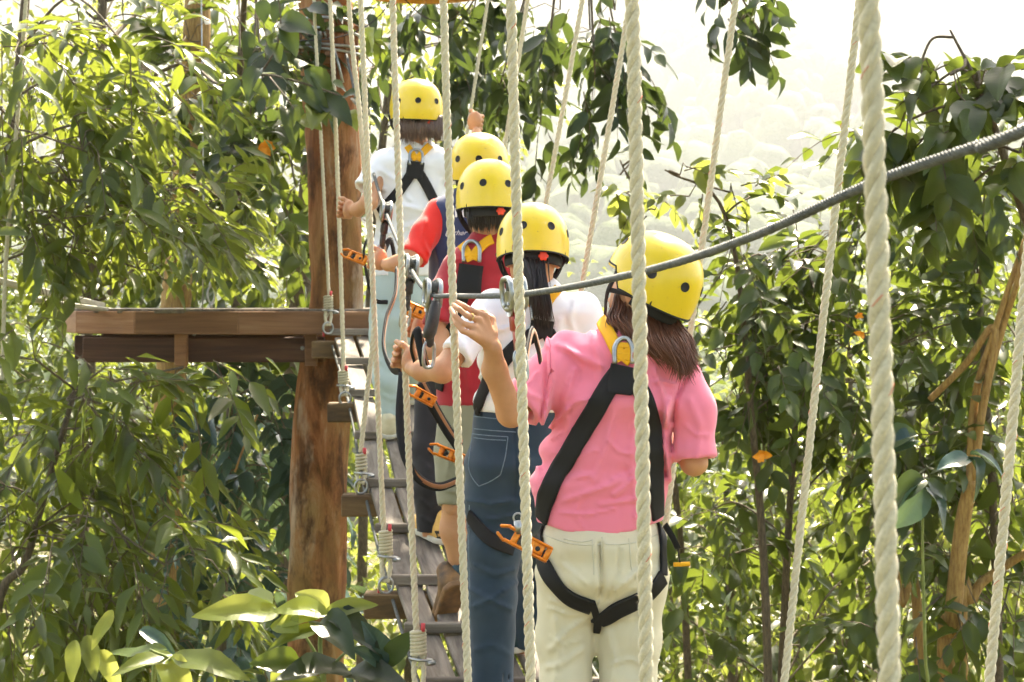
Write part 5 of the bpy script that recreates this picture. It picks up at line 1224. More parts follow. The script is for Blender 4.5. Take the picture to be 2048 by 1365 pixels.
def plant(name, label, cat, trunk, rad, clusters, kind, leaf, Lr, ratio, nl=(6, 10), tl=.35, hang=(0, 0, -.3), singles=150, far=False, bark='bark', group=None, limbs=True, flat=.6):
    """trunk: list of world points; clusters: (px,py,d,radius,nsprays)"""
    root = empty(name, tuple(trunk[0])); tag(root, label, cat, group)
    tk = catmull(trunk, 8); mb = MB(); mb.tube(tk, np.linspace(rad[0], rad[1], len(tk)), 10)
    O, Dd = [], []; twb = MB(); hang = np.array(hang, float)
    for (px, py, d, r, ns) in clusters:
        c = PN(px, py, d)
        if limbs:
            cand = tk[len(tk) // 5:]; dist = np.linalg.norm((cand - c) * np.array([1, 1, .7]), axis=1) + np.maximum(0, cand[:, 2] - c[2] - .1) * 1.0
            a = cand[int(np.argmin(dist))]
            m = (a + c) / 2 + np.array([0, 0, .18 * np.linalg.norm(c - a)]) + RNG.normal(0, .05, 3)
            lp = catmull([a, m, c], 6)
            if in_keep(lp): lp = catmull([a, (a + c) / 2, c], 6)
            r0 = max(.006, rad[1] * .7 * min(1, .25 + np.linalg.norm(c - a) * .4)); mb.tube(lp, np.linspace(r0, .005, len(lp)), 6)
        u = unit(RNG.normal(0, 1, (ns, 3))); rr = r * RNG.uniform(.15, 1, ns) ** .6
        o = c + u * rr[:, None]; O.append(o); Dd.append(u * .8 + hang + RNG.normal(0, .3, (ns, 3)))
        if not far:
            for q in range(0, ns, 2):
                if in_keep(np.stack([c, (c + o[q]) / 2, o[q]])): continue
                twb.tube([c + (o[q] - c) * .05, (c + o[q]) / 2 + np.array([0, 0, .04]), o[q]], .003, 4, cap=False)
    O = np.concatenate(O); Dd = np.concatenate(Dd)
    b, D, N, L, tw = spray_leaves(O, Dd, kind, Lr, ratio, nl, tl, flat)
    px = 1024 + F * b[:, 0] / b[:, 1]; py = HY - F * (b[:, 2] - CZ) / b[:, 1]; e_ = b + unit(D) * L[:, None]; ex = 1024 + F * e_[:, 0] / e_[:, 1]; ey = HY - F * (e_[:, 2] - CZ) / e_[:, 1]
    keep = np.ones(len(b), bool)
    for (x0, y0, x1, y1, dm) in KEEP:
        for (u_, v_) in ((px, py), (ex, ey), ((px + ex) / 2, (py + ey) / 2)): keep &= ~((u_ > x0) & (u_ < x1) & (v_ > y0) & (v_ < y1) & (b[:, 1] < dm))
    b, D, N, L = b[keep], D[keep], N[keep], L[keep]
    for p in [q for q in tw[::1 if not far else 3] if not in_keep(q)]: mb.tube(p, np.linspace(.0038, .0015, len(p)), 4, cap=False)
    if twb.n:
        mb.v += twb.v; mb.uv += twb.uv; mb.a += twb.a; mb.q += [q + mb.n for q in twb.q]; mb.n += twb.n
    mb.build('trunk', M[bark], root)
    vis = on_screen(b, 0); order = np.argsort(np.where(vis, b[:, 1], 1e9) / L)
    k = min(singles, int(vis.sum())); one = order[:k]; rest = np.setdiff1d(np.arange(len(b)), one)
    crown_mat = LM[leaf, 1]
    for i in one: leaf_obj(root, b[i], D[i], N[i], L[i], kind, ratio, LM[leaf, 0])
    if len(rest):
        V, Q, T, uv = leaves_np(b[rest], D[rest], N[rest], L[rest], L[rest] * ratio, 'far' if far else kind)
        tv = len(TPL['far' if far else kind][0])
        tone = np.repeat(np.clip(RNG.normal(.45, .22, len(rest)), 0, 1), tv)
        o = obj('crown', V, [Q, T], crown_mat, root, True, uv, {'tone': tone}); o['kind'] = 'stuff'
    return root

KEEP = [(140, 606, 780, 712, 9.9), (575, 260, 760, 1150, 10.3), (760, 140, 1080, 1365, 9.0), (1060, 380, 1420, 1365, 8.0)]     # open air round the platform, the post and the bridge
def cl(rows, r, ns):
    return [(a, b, c, r * random.uniform(.8, 1.2), ns) for a, b, c in rows]
G0 = lambda px, d: np.array([(px - 1024) * d / F, d, 0.0])        # foot on the valley floor
def scat(x0, x1, y0, y1, d0, d1, n):
    """jittered grid of cluster centres in a picture window at real distances"""
    out = []; asp = (x1 - x0) / (y1 - y0); nx = max(1, round(math.sqrt(n * asp))); ny = max(1, round(n / nx))
    for i in range(nx):
        for j in range(ny):
            out.append((x0 + (i + random.uniform(.1, .9)) * (x1 - x0) / nx, y0 + (j + random.uniform(.1, .9)) * (y1 - y0) / ny, random.uniform(d0, d1)))
    return out

LEFT = (.35, .1, -.55)
plant('lance_leaf_tree', 'tree with long narrow drooping leaves filling the left edge above the platform', 'tree',
      [G0(-150, 9.2), PN(-120, 1500, 9.2), PN(-60, 800, 9.2), PN(20, 300, 9.1), PN(60, -100, 9.0)], (.05, .02),
      cl(scat(-20, 330, 20, 560, 8.2, 9.4, 15) + scat(300, 520, 330, 560, 9.0, 10.2, 4), .34, 10), 'lance', 'lance', (.12, .25), .26, (6, 9), .34, LEFT, 280)
plant('lance_leaf_tree', 'tree with long narrow drooping leaves below and left of the platform', 'tree',
      [G0(-60, 8.6), PN(-30, 1500, 8.6), PN(60, 1100, 8.6), PN(150, 780, 8.6)], (.03, .012),
      cl(scat(-20, 420, 700, 1300, 8.0, 9.2, 18), .34, 10), 'lance', 'lance', (.13, .26), .27, (6, 9), .36, LEFT, 280)
plant('broad_leaf_tree', 'dark oval leaved tree behind the platform beside the post', 'tree',
      [G0(480, 12.2), PN(490, 1500, 12.2), PN(470, 700, 12.2), PN(480, 200, 12.2)], (.04, .02),
      cl(scat(330, 610, -20, 600, 11.4, 13, 14), .42, 8), 'ovate', 'ovate', (.14, .26), .45, (6, 9), .34, (0, 0, -.4), 180)
plant('broad_leaf_tree', 'dark blue green oval leaved tree under the platform beside the post', 'tree',
      [G0(430, 11.0), PN(440, 1500, 11.0), PN(450, 1100, 11.0), PN(460, 800, 11.0)], (.04, .02),
      cl(scat(380, 620, 740, 1300, 10.6, 12, 13), .38, 8), 'ovate', 'blue', (.13, .26), .42, (6, 9), .34, (.1, 0, -.7), 180)
plant('leafy_branch_tree', 'tree with pointed oval leaves hanging close to the left of the post', 'tree',
      [G0(430, 13.0), PN(440, 1500, 12.9), PN(470, 700, 12.6), PN(480, 150, 12.0), PN(500, -120, 10.6)], (.05, .015),
      cl([(520, 40, 9.6), (500, 250, 9.8), (540, 330, 9.8), (480, 120, 9.8), (560, 130, 9.9)], .22, 4), 'ovate', 'dark', (.14, .23), .42, (5, 7), .24, (.3, 0, -.3), 150)
plant('hanging_branch_tree', 'hanging branches of dark oval leaves against the bright sky above the helmets', 'tree',
      [G0(560, 14.0), PN(570, 1500, 14.0), PN(600, 600, 13.8), PN(700, -160, 13.2), PN(900, -260, 12.4), PN(1150, -220, 11.6)], (.12, .03),
      cl(scat(740, 1080, -60, 180, 10.8, 12.5, 10) + [(1120, 20, 11), (1180, 60, 10.8), (1190, 150, 10.6), (1230, 20, 10.8), (1240, 110, 10.6), (1080, 250, 11.2), (1000, 170, 11.4)], .26, 5), 'ovate', 'dark', (.13, .23), .42, (6, 9), .34, (0, 0, -.8), 260)
plant('oval_leaf_shrub', 'tall shrub with oval leaves right of the pink shirt', 'shrub',
      [G0(1560, 10.5), PN(1560, 1700, 10.3), PN(1570, 1200, 10), PN(1600, 700, 9.8)], (.035, .015),
      cl(scat(1430, 1760, 500, 900, 9.0, 10.8, 14) + scat(1400, 1760, 900, 1340, 9.4, 11.0, 9) + [(1500, 560, 9.2), (1600, 520, 9.4), (1680, 460, 9.6), (1760, 430, 9.5)], .34, 9), 'ovate', 'ovate', (.09, .19), .46, (6, 9), .32, (0, 0, -.4), 280)
plant('oval_leaf_shrub', 'tall shrub with oval leaves filling the right edge beyond the ropes', 'shrub',
      [G0(2000, 10), PN(2000, 1700, 9.8), PN(1990, 1100, 9.6), PN(1960, 600, 9.4)], (.035, .015),
      cl(scat(1760, 2080, 360, 1340, 8.8, 10.6, 24) + [(1800, 330, 9), (1900, 330, 9), (2000, 300, 9)], .36, 9), 'ovate', 'ovate', (.10, .21), .46, (6, 9), .34, (0, 0, -.4), 280)
plant('big_leaf_sapling', 'sapling with big dark leaves against the sky at the upper right', 'tree',
      [G0(2260, 7.4), PN(2240, 1500, 7.2), PN(2120, 700, 6.9), PN(2010, 320, 6.7), PN(1960, 180, 6.6), PN(1900, 60, 6.6)], (.03, .004),
      cl([(1840, 130, 6.6), (1900, 150, 6.5), (1960, 170, 6.5), (2020, 150, 6.6), (1830, 200, 6.6), (1820, 240, 6.6), (1870, 270, 6.6), (1980, 250, 6.5), (2040, 300, 6.6), (1860, 330, 6.7), (1930, 380, 6.7)], .09, 3), 'broad', 'ovate', (.13, .21), .55, (4, 6), .20, (-.2, 0, -.1), 200)
plant('sunlit_sprig', 'small sunlit lime sprig against the haze above the pink climber', 'sprig',
      [G0(1560, 9.4), PN(1540, 1500, 9.3), PN(1500, 800, 9.2), PN(1450, 430, 9.0), PN(1330, 340, 8.9)], (.03, .004),
      cl([(1360, 350, 8.9), (1410, 370, 8.9), (1460, 385, 8.9), (1500, 395, 9.0)], .09, 2), 'ovate', 'pale', (.09, .15), .42, (4, 6), .18, (0, 0, -.2), 80)
plant('sunlit_sprig', 'pale sprig hanging behind the rope above the pink helmet', 'sprig',
      [G0(1380, 10.4), PN(1380, 1500, 10.4), PN(1330, 800, 10.2), PN(1280, 430, 10.0), PN(1240, 320, 9.9)], (.03, .004),
      cl([(1240, 350, 9.9), (1270, 400, 9.9), (1310, 420, 9.9)], .08, 2), 'ovate', 'pale', (.10, .16), .5, (4, 6), .16, (0, 0, -.6), 60)
plant('canopy_twig', 'leafy twig dipping into the top of the picture right of the big gap', 'twig',
      [np.array([5.2, 11.5, 0.0]), np.array([5.1, 11.4, 6.0]), np.array([4.2, 10.8, 11.6]), PN(1470, -160, 9.4), PN(1475, -20, 9.3)], (.10, .006),
      cl([(1450, 10, 9.3), (1480, 40, 9.3), (1500, 0, 9.3), (1440, -40, 9.3), (1520, -30, 9.3)], .12, 3), 'ovate', 'dark', (.12, .19), .42, (4, 6), .2, (0, 0, -.5), 60)

# shade tree added over the bridge, above the picture, to dapple the climbers
shade_cl = []
for q in range(20):
    f_ = (q + random.random()) / 20; z = random.uniform(3.4, 5.6); x = .25 - .75 * f_ + SUN.x / SUN.z * z + random.uniform(-.5, .5); y = 4.7 + 3.4 * f_ + SUN.y / SUN.z * z + random.uniform(-.4, .4)
    w_ = np.array([x + .55, y - 5.9, z + .95]); t_ = w_ @ np.array(SUN)
    if np.linalg.norm(w_ - t_ * np.array(SUN)) < .7: continue
    shade_cl.append((1024 + F * x / y, HY - F * z / y, y, .55, 9))
plant('added_shade_tree', 'tall tree added over the bridge to shade the climbers, only its lowest twigs dipping into view', 'tree',
      [np.array([6.2, 12.5, 0]), np.array([6.0, 12.3, 5]), np.array([5.0, 11.5, 9]), np.array([3.2, 10.2, 12.5]), np.array([2.0, 9.4, 14])], (.24, .07), shade_cl, 'ovate', 'ovate', (.18, .30), .46, (7, 10), .42, (0, 0, -.3), 0, True)

plant('small_leaf_tree', 'fine leaved sunlit tree behind the drooping leaves at the upper left', 'tree',
      [G0(150, 14.5), PN(150, 1500, 14.5), PN(180, 700, 14.4), PN(200, 100, 14.2), PN(220, -200, 14)], (.07, .03),
      cl(scat(-40, 660, -80, 620, 13.2, 16, 40), .5, 13), 'ovate', 'pale', (.07, .13), .45, (8, 12), .34, (0, 0, -.3), 0, True)
plant('small_leaf_tree', 'fine leaved sunlit tree behind the foot of the post', 'tree',
      [G0(300, 14.5), PN(300, 1700, 14.5), PN(330, 1300, 14.4), PN(360, 900, 14.2)], (.06, .02),
      cl(scat(-40, 760, 720, 1400, 13.2, 16, 34), .5, 12), 'ovate', 'lance', (.07, .13), .45, (8, 12), .34, (0, 0, -.3), 0, True)
plant('small_leaf_tree', 'fine leaved tree behind the heads of the leading climbers', 'tree',
      [G0(720, 16), PN(720, 1500, 16), PN(740, 600, 15.8), PN(800, 0, 15.4), PN(850, -200, 15)], (.06, .02),
      cl(scat(700, 1060, -60, 330, 14.5, 17, 14), .42, 9), 'ovate', 'pale', (.08, .14), .45, (8, 12), .34, (0, 0, -.3), 0, True)
plant('small_leaf_tree', 'fine leaved sunlit tree low behind the right hand shrubs', 'tree',
      [G0(1700, 14), PN(1700, 1700, 14), PN(1700, 1200, 13.8), PN(1700, 700, 13.6)], (.06, .02),
      cl(scat(1380, 2080, 560, 1400, 12.5, 15.5, 24), .48, 9), 'ovate', 'pale', (.07, .13), .45, (8, 12), .34, (0, 0, -.3), 0, True)

# unseen trees added behind the viewpoint to block sky light and deepen foliage shadows
for sx, lab in ((-1, 'tall tree added behind the viewpoint on the left to block sky light, outside the picture'), (1, 'tall tree added behind the viewpoint on the right to block sky light, outside the picture')):
    bcl = []
    for q in range(24):
        az = math.radians(random.uniform(95, 182)) * sx; el = math.radians(random.uniform(2, 80)); rr_ = random.uniform(6.5, 9.0)
        bcl.append(np.array([math.sin(az) * math.cos(el), math.cos(az) * math.cos(el), math.sin(el)]) * rr_ + np.array([0, 1.5, CZ - .5]))
    root = empty('added_shade_tree', (sx * 5.5, -6.0, 0)); tag(root, lab, 'tree')
    tb = MB(); tkp = catmull([np.array([sx * 5.5, -6, 0]), np.array([sx * 5.3, -5.8, 6]), np.array([sx * 4.6, -5, 11]), np.array([sx * 2.5, -3, 15.5])], 8); tb.tube(tkp, np.linspace(.3, .08, len(tkp)), 12)
    for c in bcl:
        a = tkp[8 + int(np.argmin(np.linalg.norm(tkp[8:] - c, axis=1)))]; tb.tube(catmull([a, (a + c) / 2 + np.array([0, 0, .4]), c], 5), np.linspace(.05, .01, 11), 6)
    tb.build('trunk', M['bark'], root)
    O = np.concatenate([c + unit(RNG.normal(0, 1, (16, 3))) * (1.15 * RNG.uniform(.1, 1, 16) ** .6)[:, None] for c in bcl]); b, D, N, L, tw = spray_leaves(O, unit(RNG.normal(0, 1, O.shape)) + np.array([0, 0, -.3]), 'ovate', (.24, .4), .45, (6, 9), .5)
    V, Q, T, uv = leaves_np(b, D, N, L, L * .48, 'far'); o = obj('crown', V, [Q, T], LM['ovate', 1], root, True, uv, {'tone': np.repeat(RNG.uniform(0, 1, len(b)), len(TPL['far'][0]))}); o['kind'] = 'stuff'

# ---- single plants whose leaves are drawn one by one
def posed(name, label, cat, stems, leaves, kindleaf, ratio, group=None, kind='broad', stem='gstem', seed=1):
    r = random.Random(seed); root = empty(name, tuple(stems[0][0])); tag(root, label, cat, group)
    mb = MB()
    for s in stems: c = catmull(s[:-1], 6) if len(s) > 3 else np.array([tuple(p) for p in s[:-1]]); mb.tube(c, np.linspace(s[-1], s[-1] * .5, len(c)), 6)
    mb.build('stem', M[stem], root)
    for lf in leaves:
        (x0, y0, d0), (x1, y1, d1), up = lf[:3]; lk = lf[3] if len(lf) > 3 else kindleaf; rt = lf[4] if len(lf) > 4 else ratio
        a, b = PN(x0, y0, d0), PN(x1, y1, d1)
        leaf_obj(root, a, b - a, np.array(up, float), np.linalg.norm(b - a), kind, rt, LM[lk, 0], r)
    return root
fd = 5.9
posed('sunlit_plant', 'big leaved sunlit plant standing before the foot of the post', 'plant',
      [[G0(640, 6.3), PN(640, 1700, 6.1), PN(650, 1420, fd), PN(640, 1290, fd), PN(652, 1225, fd), .012], [PN(645, 1330, fd), PN(600, 1260, fd), PN(545, 1215, fd), .006], [PN(648, 1350, fd), PN(700, 1300, fd), PN(760, 1290, fd), .006], [PN(645, 1360, fd), PN(580, 1330, fd), PN(520, 1250, fd), .006]],
      [((560, 1225, fd), (385, 1208, fd - .15), (.1, -.7, .7), 'lime', .34), ((545, 1208, fd), (412, 1178, fd + .2), (.1, -.4, .9), 'pale', .34), ((655, 1225, fd), (585, 1172, fd + .05), (.3, -.8, .5), 'lime', .55),
       ((655, 1225, fd), (552, 1200, fd - .1), (.2, -.6, .8), 'lime', .45), ((652, 1225, fd), (760, 1195, fd), (.2, -.8, .6), 'pale', .32), ((640, 1228, fd), (560, 1225, fd - .1), (0, -.8, .7), 'lime', .5),
       ((650, 1255, fd), (528, 1272, fd - .1), (0, -.7, .7), 'lance', .26), ((640, 1245, fd), (700, 1270, fd - .2), (0, -.6, .8), 'dark', .5), ((660, 1240, fd), (770, 1255, fd - .1), (.1, -.5, .8), 'dark', .5),
       ((785, 1335, fd), (725, 1240, fd - .05), (.5, -.8, .3), 'blue', .42), ((785, 1335, fd), (712, 1292, fd - .1), (.2, -.9, .4), 'blue', .34), ((770, 1330, fd), (828, 1262, fd - .1), (-.3, -.9, .4), 'dark', .4),
       ((700, 1345, fd), (555, 1330, fd - .2), (0, -.5, .9), 'dark', .42), ((690, 1350, fd), (820, 1345, fd - .2), (0, -.5, .9), 'dark', .4), ((600, 1330, fd), (500, 1320, fd - .1), (0, -.8, .6), 'ovate', .5),
       ((560, 1235, fd), (590, 1258, fd - .1), (0, -.9, .4), 'pale', .8), ((720, 1355, fd), (760, 1350, fd - .1), (.1, -.9, .4), 'lime', .5), ((540, 1365, fd), (640, 1345, fd - .1), (0, -.8, .6), 'pale', .4),
       ((675, 1290, fd), (720, 1275, fd), (0, -.9, .4), 'lime', .8)], 'lime', .4, seed=3)
bd = 8.5
posed('pointed_leaf_branch', 'near branch of large pointed leaves crossing the post below its cable wraps', 'branch',
      [[PN(380, 120, 9.4), PN(440, 170, 9.0), PN(520, 150, 8.7), PN(600, 165, bd), PN(690, 195, bd), .009], [PN(520, 150, 8.7), PN(555, 90, bd), PN(560, 20, bd), PN(545, -40, bd), .006], [PN(540, 155, 8.7), PN(575, 200, bd), PN(600, 240, bd), .005]],
      [((x0, y0, bd + random.uniform(-.05, .05)), (x1, y1, bd + random.uniform(-.18, .1)), (random.uniform(-.3, .3), -.75, random.uniform(.3, .8)), kk, random.uniform(.40, .55)) for x0, y0, x1, y1, kk in (
        (608, 142, 684, 196, 'dark'), (594, 140, 632, 100, 'dark'), (560, 42, 622, 50, 'dark'), (558, 47, 598, 100, 'dark'), (644, 190, 702, 234, 'dark'), (686, 194, 720, 177, 'dark'), (706, 196, 732, 222, 'dark'), (578, 200, 612, 262, 'dark'), (665, 165, 700, 180, 'ovate'),
        (600, 165, 645, 205, 'ovate'), (620, 185, 650, 220, 'ovate'), (560, 150, 600, 185, 'dark'), (525, 0, 528, 46, 'dark'), (562, 0, 545, 44, 'dark'), (555, 60, 520, 95, 'dark'), (540, 90, 575, 130, 'dark'), (520, 140, 480, 170, 'dark'), (500, 155, 540, 200, 'ovate'), (560, 10, 600, -10, 'dark'), (545, 180, 550, 235, 'dark'), (600, 235, 640, 250, 'pale'), (640, 215, 625, 245, 'pale'), (690, 225, 715, 240, 'pale'), (575, 215, 590, 250, 'ovate'), (480, 160, 440, 200, 'dark'), (460, 150, 430, 120, 'dark'))], 'dark', .45, seed=9, stem='bark')
posed('broad_leaf_plant', 'plant with one long arching pale leaf at the lower left', 'plant',
      [[G0(300, 6.4), PN(300, 1650, 6.3), PN(330, 1420, 6.2), PN(345, 1330, 6.1), PN(300, 1300, 6.0), .009]],
      [((345, 1310, 6.1), (500, 1345, 5.9), (0, -.6, .8), 'pale', .28), ((345, 1310, 6.1), (225, 1330, 5.9), (0, -.7, .7), 'pale', .24), ((335, 1300, 6.1), (200, 1300, 6.2), (0, -.5, .9), 'lance', .2), ((330, 1320, 6.1), (380, 1385, 5.9), (.2, -.8, .5), 'lime', .4),
       ((280, 1260, 6.2), (355, 1290, 6.1), (0, -.6, .8), 'blue', .3), ((200, 1300, 6.2), (240, 1380, 6.1), (.2, -.9, .2), 'lime', .35), ((175, 1270, 6.2), (190, 1360, 6.1), (.2, -.9, .2), 'pale', .35), ((150, 1280, 6.2), (140, 1370, 6.1), (-.2, -.9, .2), 'pale', .35), ((225, 1220, 6.2), (180, 1300, 6.1), (-.2, -.9, .2), 'lime', .3)], 'pale', .3, seed=4)
posed('glossy_leaf_plant', 'plant with large pale shining leaves before the yellow stems at the right', 'plant',
      [[G0(1860, 8), PN(1860, 1700, 7.9), PN(1850, 1300, 7.8), PN(1845, 1060, 7.7), PN(1850, 960, 7.6), .01]],
      [((1848, 975, 7.6), (1790, 1068, 7.5), (.5, -.8, .3), 'blue', .5), ((1850, 975, 7.6), (1922, 1045, 7.5), (.55, -.35, .75), 'blue', .45), ((1935, 915, 7.6), (2000, 970, 7.5), (.5, -.3, .8), 'blue', .5), ((1940, 918, 7.6), (1875, 925, 7.5), (.3, -.4, .9), 'blue', .5),
       ((1940, 910, 7.6), (2020, 905, 7.5), (.4, -.3, .9), 'blue', .4), ((1830, 880, 7.6), (1780, 888, 7.5), (.3, -.5, .8), 'blue', .6), ((1835, 870, 7.6), (1700, 900, 7.5), (.3, -.5, .8), 'dark', .35), ((1850, 960, 7.6), (1770, 985, 7.5), (.2, -.6, .8), 'dark', .5), ((1855, 960, 7.6), (1900, 1000, 7.6), (.3, -.7, .6), 'dark', .6)], 'blue', .5, seed=5)
# yellow stems
root = empty('yellow_stem_tree', tuple(G0(1890, 9.0))); tag(root, 'slender tree with forked orange yellow stems at the lower right', 'tree')
mb = MB()
for pts, r0, r1 in (([G0(1880, 9), PN(1890, 1500, 9), PN(1905, 1250, 8.9), PN(1925, 1050, 8.85), PN(1945, 960, 8.8)], .052, .034), ([PN(1940, 980, 8.8), PN(1950, 800, 8.8), PN(1990, 660, 8.7), PN(2050, 480, 8.6)], .024, .012),
                    ([PN(1945, 960, 8.8), PN(1972, 780, 8.75), PN(2010, 640, 8.7), PN(2040, 540, 8.6), PN(2080, 300, 8.6)], .022, .011), ([PN(1950, 900, 8.8), PN(1985, 750, 8.8), PN(1880, 780, 8.9), PN(1850, 800, 8.9)][:1] + [PN(1990, 660, 8.7), PN(1930, 730, 8.8), PN(1860, 800, 8.9)], .02, .016),
                    ([G0(1990, 9.3), PN(1925, 1400, 9.2), PN(1945, 1200, 9.2), PN(2000, 1140, 9.2), PN(2080, 1090, 9.1)], .034, .02), ([G0(1850, 9.4), PN(1840, 1380, 9.3), PN(1800, 1200, 9.2), PN(1775, 1020, 9.2)], .03, .018)):
    c = catmull(pts, 8); mb.tube(c, np.linspace(r0, r1, len(c)), 10)
mb.build('trunk', M['ybark'], root)
root2 = empty('bamboo_trunk', tuple(G0(330, 12))); tag(root2, 'mottled yellow trunk half hidden by leaves at the left', 'tree')
mb = MB(); c = catmull([G0(320, 12), PN(325, 1500, 12), PN(335, 1000, 12), PN(345, 700, 12), PN(370, 400, 12), PN(392, 100, 12), PN(400, -300, 12)], 8); mb.tube(c, np.linspace(.12, .085, len(c)) * (1 + .04 * np.sin(np.arange(len(c)) * 1.9)), 12); mb.build('trunk', M['ybark'], root2)
mb = MB(); mb.tube(catmull([PN(515, 830, 9.6), PN(498, 870, 9.6), PN(482, 910, 9.6), PN(470, 945, 9.6)], 5), .006, 5); tag(mb.build('dry_stem', M['ybark']), 'short orange dry stem hanging under the platform', 'stem')

# orange blossoms
kf = NT('orange_petal'); nf = kf.noise(40, 3, .6, kf.coord('Object')); kf.color(kf.ramp(nf.outputs[0], [(.3, (.75, .20, .01)), (.7, (.9, .45, .04))])).set(.5, 0, .3); M['petal'] = kf.m
for (px, py, d, s, lab) in ((535, 293, 9.4, .055, 'orange blossom hanging left of the post'), (1524, 910, 8.4, .055, 'orange blossom in the shrub right of the pink sleeve'), (1722, 668, 8.6, .03, 'small orange blossom behind the thickest rope'), (1716, 632, 8.6, .022, 'tiny orange bud above the small blossom by the thickest rope')):
    rt = empty('orange_blossom', tuple(P(px, py, d))); tag(rt, lab, 'flower')
    for q in range(6):
        a = q * 1.05 + random.uniform(-.3, .3); D = np.array([math.cos(a), -.9 + random.uniform(-.3, .5), math.sin(a) * .8 - .35])
        leaf = leaf_obj(rt, PN(px, py, d) + RNG.normal(0, s * .12, 3), D, np.array([-math.cos(a) * .8, -.7, -math.sin(a) * .8]) + RNG.normal(0, .3, 3), s * random.uniform(.6, 1.1), 'broad', random.choice([.75, .95]), M['petal']); leaf.name = 'petal'
    mb = MB(); mb.tube([PN(px, py, d), PN(px, py, d) + np.array([.0, .02, .05])], .004, 5); mb.build('stalk', M['gstem'], rt)

# ---- background trees down the slope
bgspec = [(-40, 15, 560), (160, 17, 380), (330, 21, 500), (520, 18, 420), (640, 24, 520), (800, 19, 640), (930, 26, 600), (1060, 20, 720), (1200, 17, 820), (1330, 22, 700), (1450, 15, 800), (1580, 18, 640), (1720, 23, 560), (1860, 16, 560), (2000, 19, 480), (2120, 25, 420)]
where = ['at the far left edge', 'left of the mottled yellow trunk', 'behind the mottled yellow trunk', 'behind the platform', 'behind the post', 'behind the head of the queue', 'behind the navy vest', 'behind the black ponytail', 'low behind the pink shirt', 'just right of the pink shirt', 'low right of the cream trousers', 'behind the fifth rope from the right', 'left of the thickest rope', 'right of the thickest rope', 'behind the yellow stems', 'at the far right edge']
for (px, d, top), wh in zip(bgspec, where):
    g = G0(px, d); hgt = d * (1365 - top) / F; mid = (top + 1365) / 2
    cs = []
    for q in range(16):
        yy = random.uniform(top, 1500); wpx = 150 * 20 / d * (.7 + .5 * (yy - top) / 900)
        cs.append((px + random.uniform(-wpx, wpx), yy, d + random.uniform(-1.2, 1.2), .062 * d * random.uniform(.7, 1.1), 13))
    plant('background_tree', 'sunlit leafy tree further down the slope ' + wh, 'tree', [g, g + np.array([.1, 0, 3.0]), PN(px + 10, mid + 100, d), PN(px, top + 120, d)], (.08, .02), cs, 'ovate', random.choice(['pale', 'lance', 'ovate']), (.14, .26), .45, (6, 9), .036 * d, (0, 0, -.3), 0, True, 'bark', 'trees down the slope')

# ------------------------------------------------------------------ ground, hillside, haze
k = NT('forest_floor'); n = k.noise(.8, 8, .6, k.coord('Object')); k.color(k.ramp(n.outputs[0], [(.3, (.06, .045, .025)), (.55, (.09, .085, .03)), (.75, (.07, .11, .025))])).set(.95, 0, .1); k.bump(n.outputs[0], .5, .2); M['soil'] = k.m
k = NT('hill_wood'); oi = k.n('Attribute'); oi.attribute_name = 'tone'
nn = k.noise(.9, 4, .7, k.coord('Object'))
k.color(k.mix(k.math('MULTIPLY', nn.outputs[0], .6), k.ramp(oi.outputs['Fac'], [(0, (.03, .055, .014)), (1, (.11, .15, .035))]), (.02, .04, .012))).set(.9, 0, .2); k.bump(nn.outputs[0], .9, 1.0); M['hill'] = k.m
def terrain(x, y):
    z = 1.0 * np.sin(x * .02 + 1) + .8 * np.sin(y * .03) - np.clip((y - 14) / 60, 0, 1) * 10 - 1.2
    z = z + np.clip((y - 380) / 2000, 0, 1.2) ** 1.1 * 520 + np.clip((y - 380) / 500, 0, 1) * 2.5 * (10 * np.sin(x * .016) + 7 * np.sin(x * .041 + y * .013))
    return z
gx = np.concatenate([np.linspace(-1500, -60, 50), np.linspace(-56, 56, 57), np.linspace(60, 1500, 50)]); gy = np.concatenate([np.linspace(-120, -5, 12), np.linspace(0, 60, 31), np.linspace(70, 2600, 140)])
X, Y = np.meshgrid(gx, gy, indexing='ij'); Z = terrain(X, Y); nx, ny = X.shape
i = np.arange(nx - 1)[:, None]; j = np.arange(ny - 1)[None]
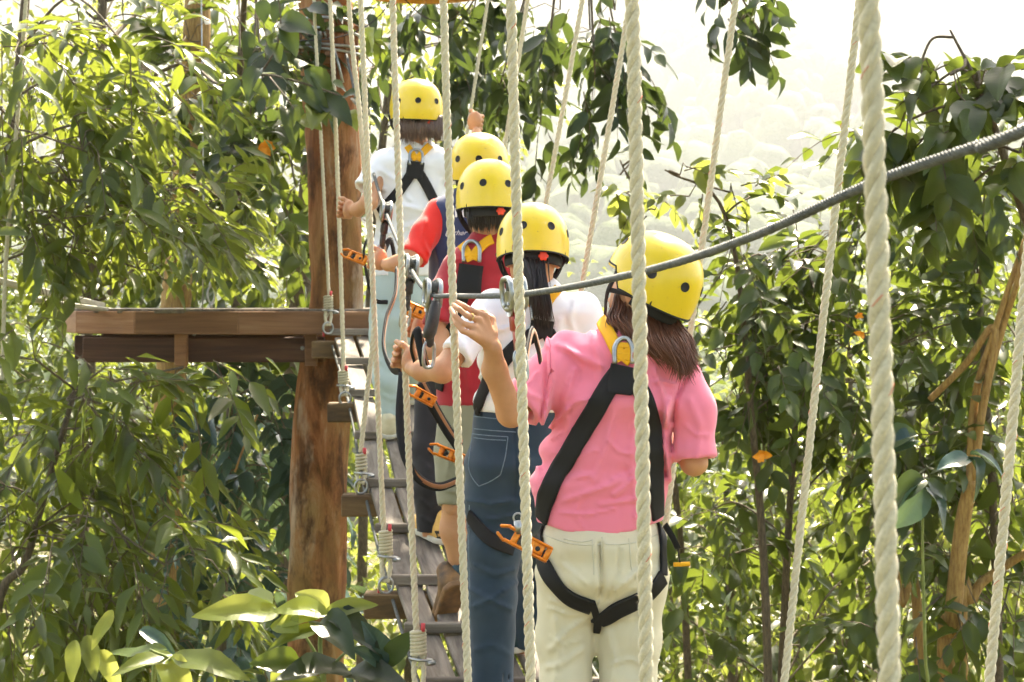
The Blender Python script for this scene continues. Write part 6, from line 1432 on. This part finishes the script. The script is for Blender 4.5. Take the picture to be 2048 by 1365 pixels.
Q = np.stack([i * ny + j, (i + 1) * ny + j, (i + 1) * ny + j + 1, i * ny + j + 1], -1).reshape(-1, 4)
g = obj('ground', np.stack([X, Y, Z], -1).reshape(-1, 3), [Q], M['soil']); tag(g, 'leafy valley floor and hillside under the trees', 'ground', kind='structure')
# forest on the far hillside: nobody could count it
import bmesh
bm = bmesh.new(); bmesh.ops.create_icosphere(bm, subdivisions=2, radius=1.0); iv = np.array([v.co[:] for v in bm.verts]); it = np.array([[v.index for v in f.verts] for f in bm.faces]); bm.free()
nt = 9000; yy = 160 + 2300 * RNG.uniform(0, 1, nt) ** 1.1; xx = RNG.uniform(-.36, .36, nt) * yy + RNG.normal(0, 6, nt); zz = terrain(xx, yy)
sc_ = RNG.uniform(3.4, 7.5, nt) * (.7 + yy / 1300)
lump = 1 + .14 * np.sin(iv[:, 0] * 4.1)[None] * np.cos(iv[:, 1] * 4.3 + RNG.uniform(0, 6, nt)[:, None]) + .08 * np.sin(iv[:, 2] * 5 + RNG.uniform(0, 6, nt)[:, None]) + RNG.normal(0, .04, (nt, len(iv)))
V = np.stack([xx, yy, zz + sc_ * 1.2], 1)[:, None] + iv[None] * lump[..., None] * sc_[:, None, None] * np.array([1, 1, 1.25])
T = (it[None] + (np.arange(nt) * len(iv))[:, None, None]).reshape(-1, 3)
o = obj('hillside_forest', V.reshape(-1, 3), [T], M['hill'], None, True, None, {'tone': np.repeat(RNG.uniform(0, 1, nt), len(iv))}); tag(o, 'pale hazy forest covering the far hillside', 'forest', kind='stuff')
hz = NT('haze_air'); hz.t.nodes.remove(hz.b); pv = hz.n('VolumePrincipled'); pv.inputs['Color'].default_value = (.93, .96, 1.0, 1); pv.inputs['Density'].default_value = HAZE; pv.inputs['Anisotropy'].default_value = .35
hz.l(pv.outputs[0], hz.out.inputs['Volume'])
mb = MB(); mb.box((0, 1260, 340), (1560, 1400, 366)); h = mb.build('haze', hz.m, None, False); tag(h, 'pale sunlit haze filling the valley air', 'haze', kind='stuff')
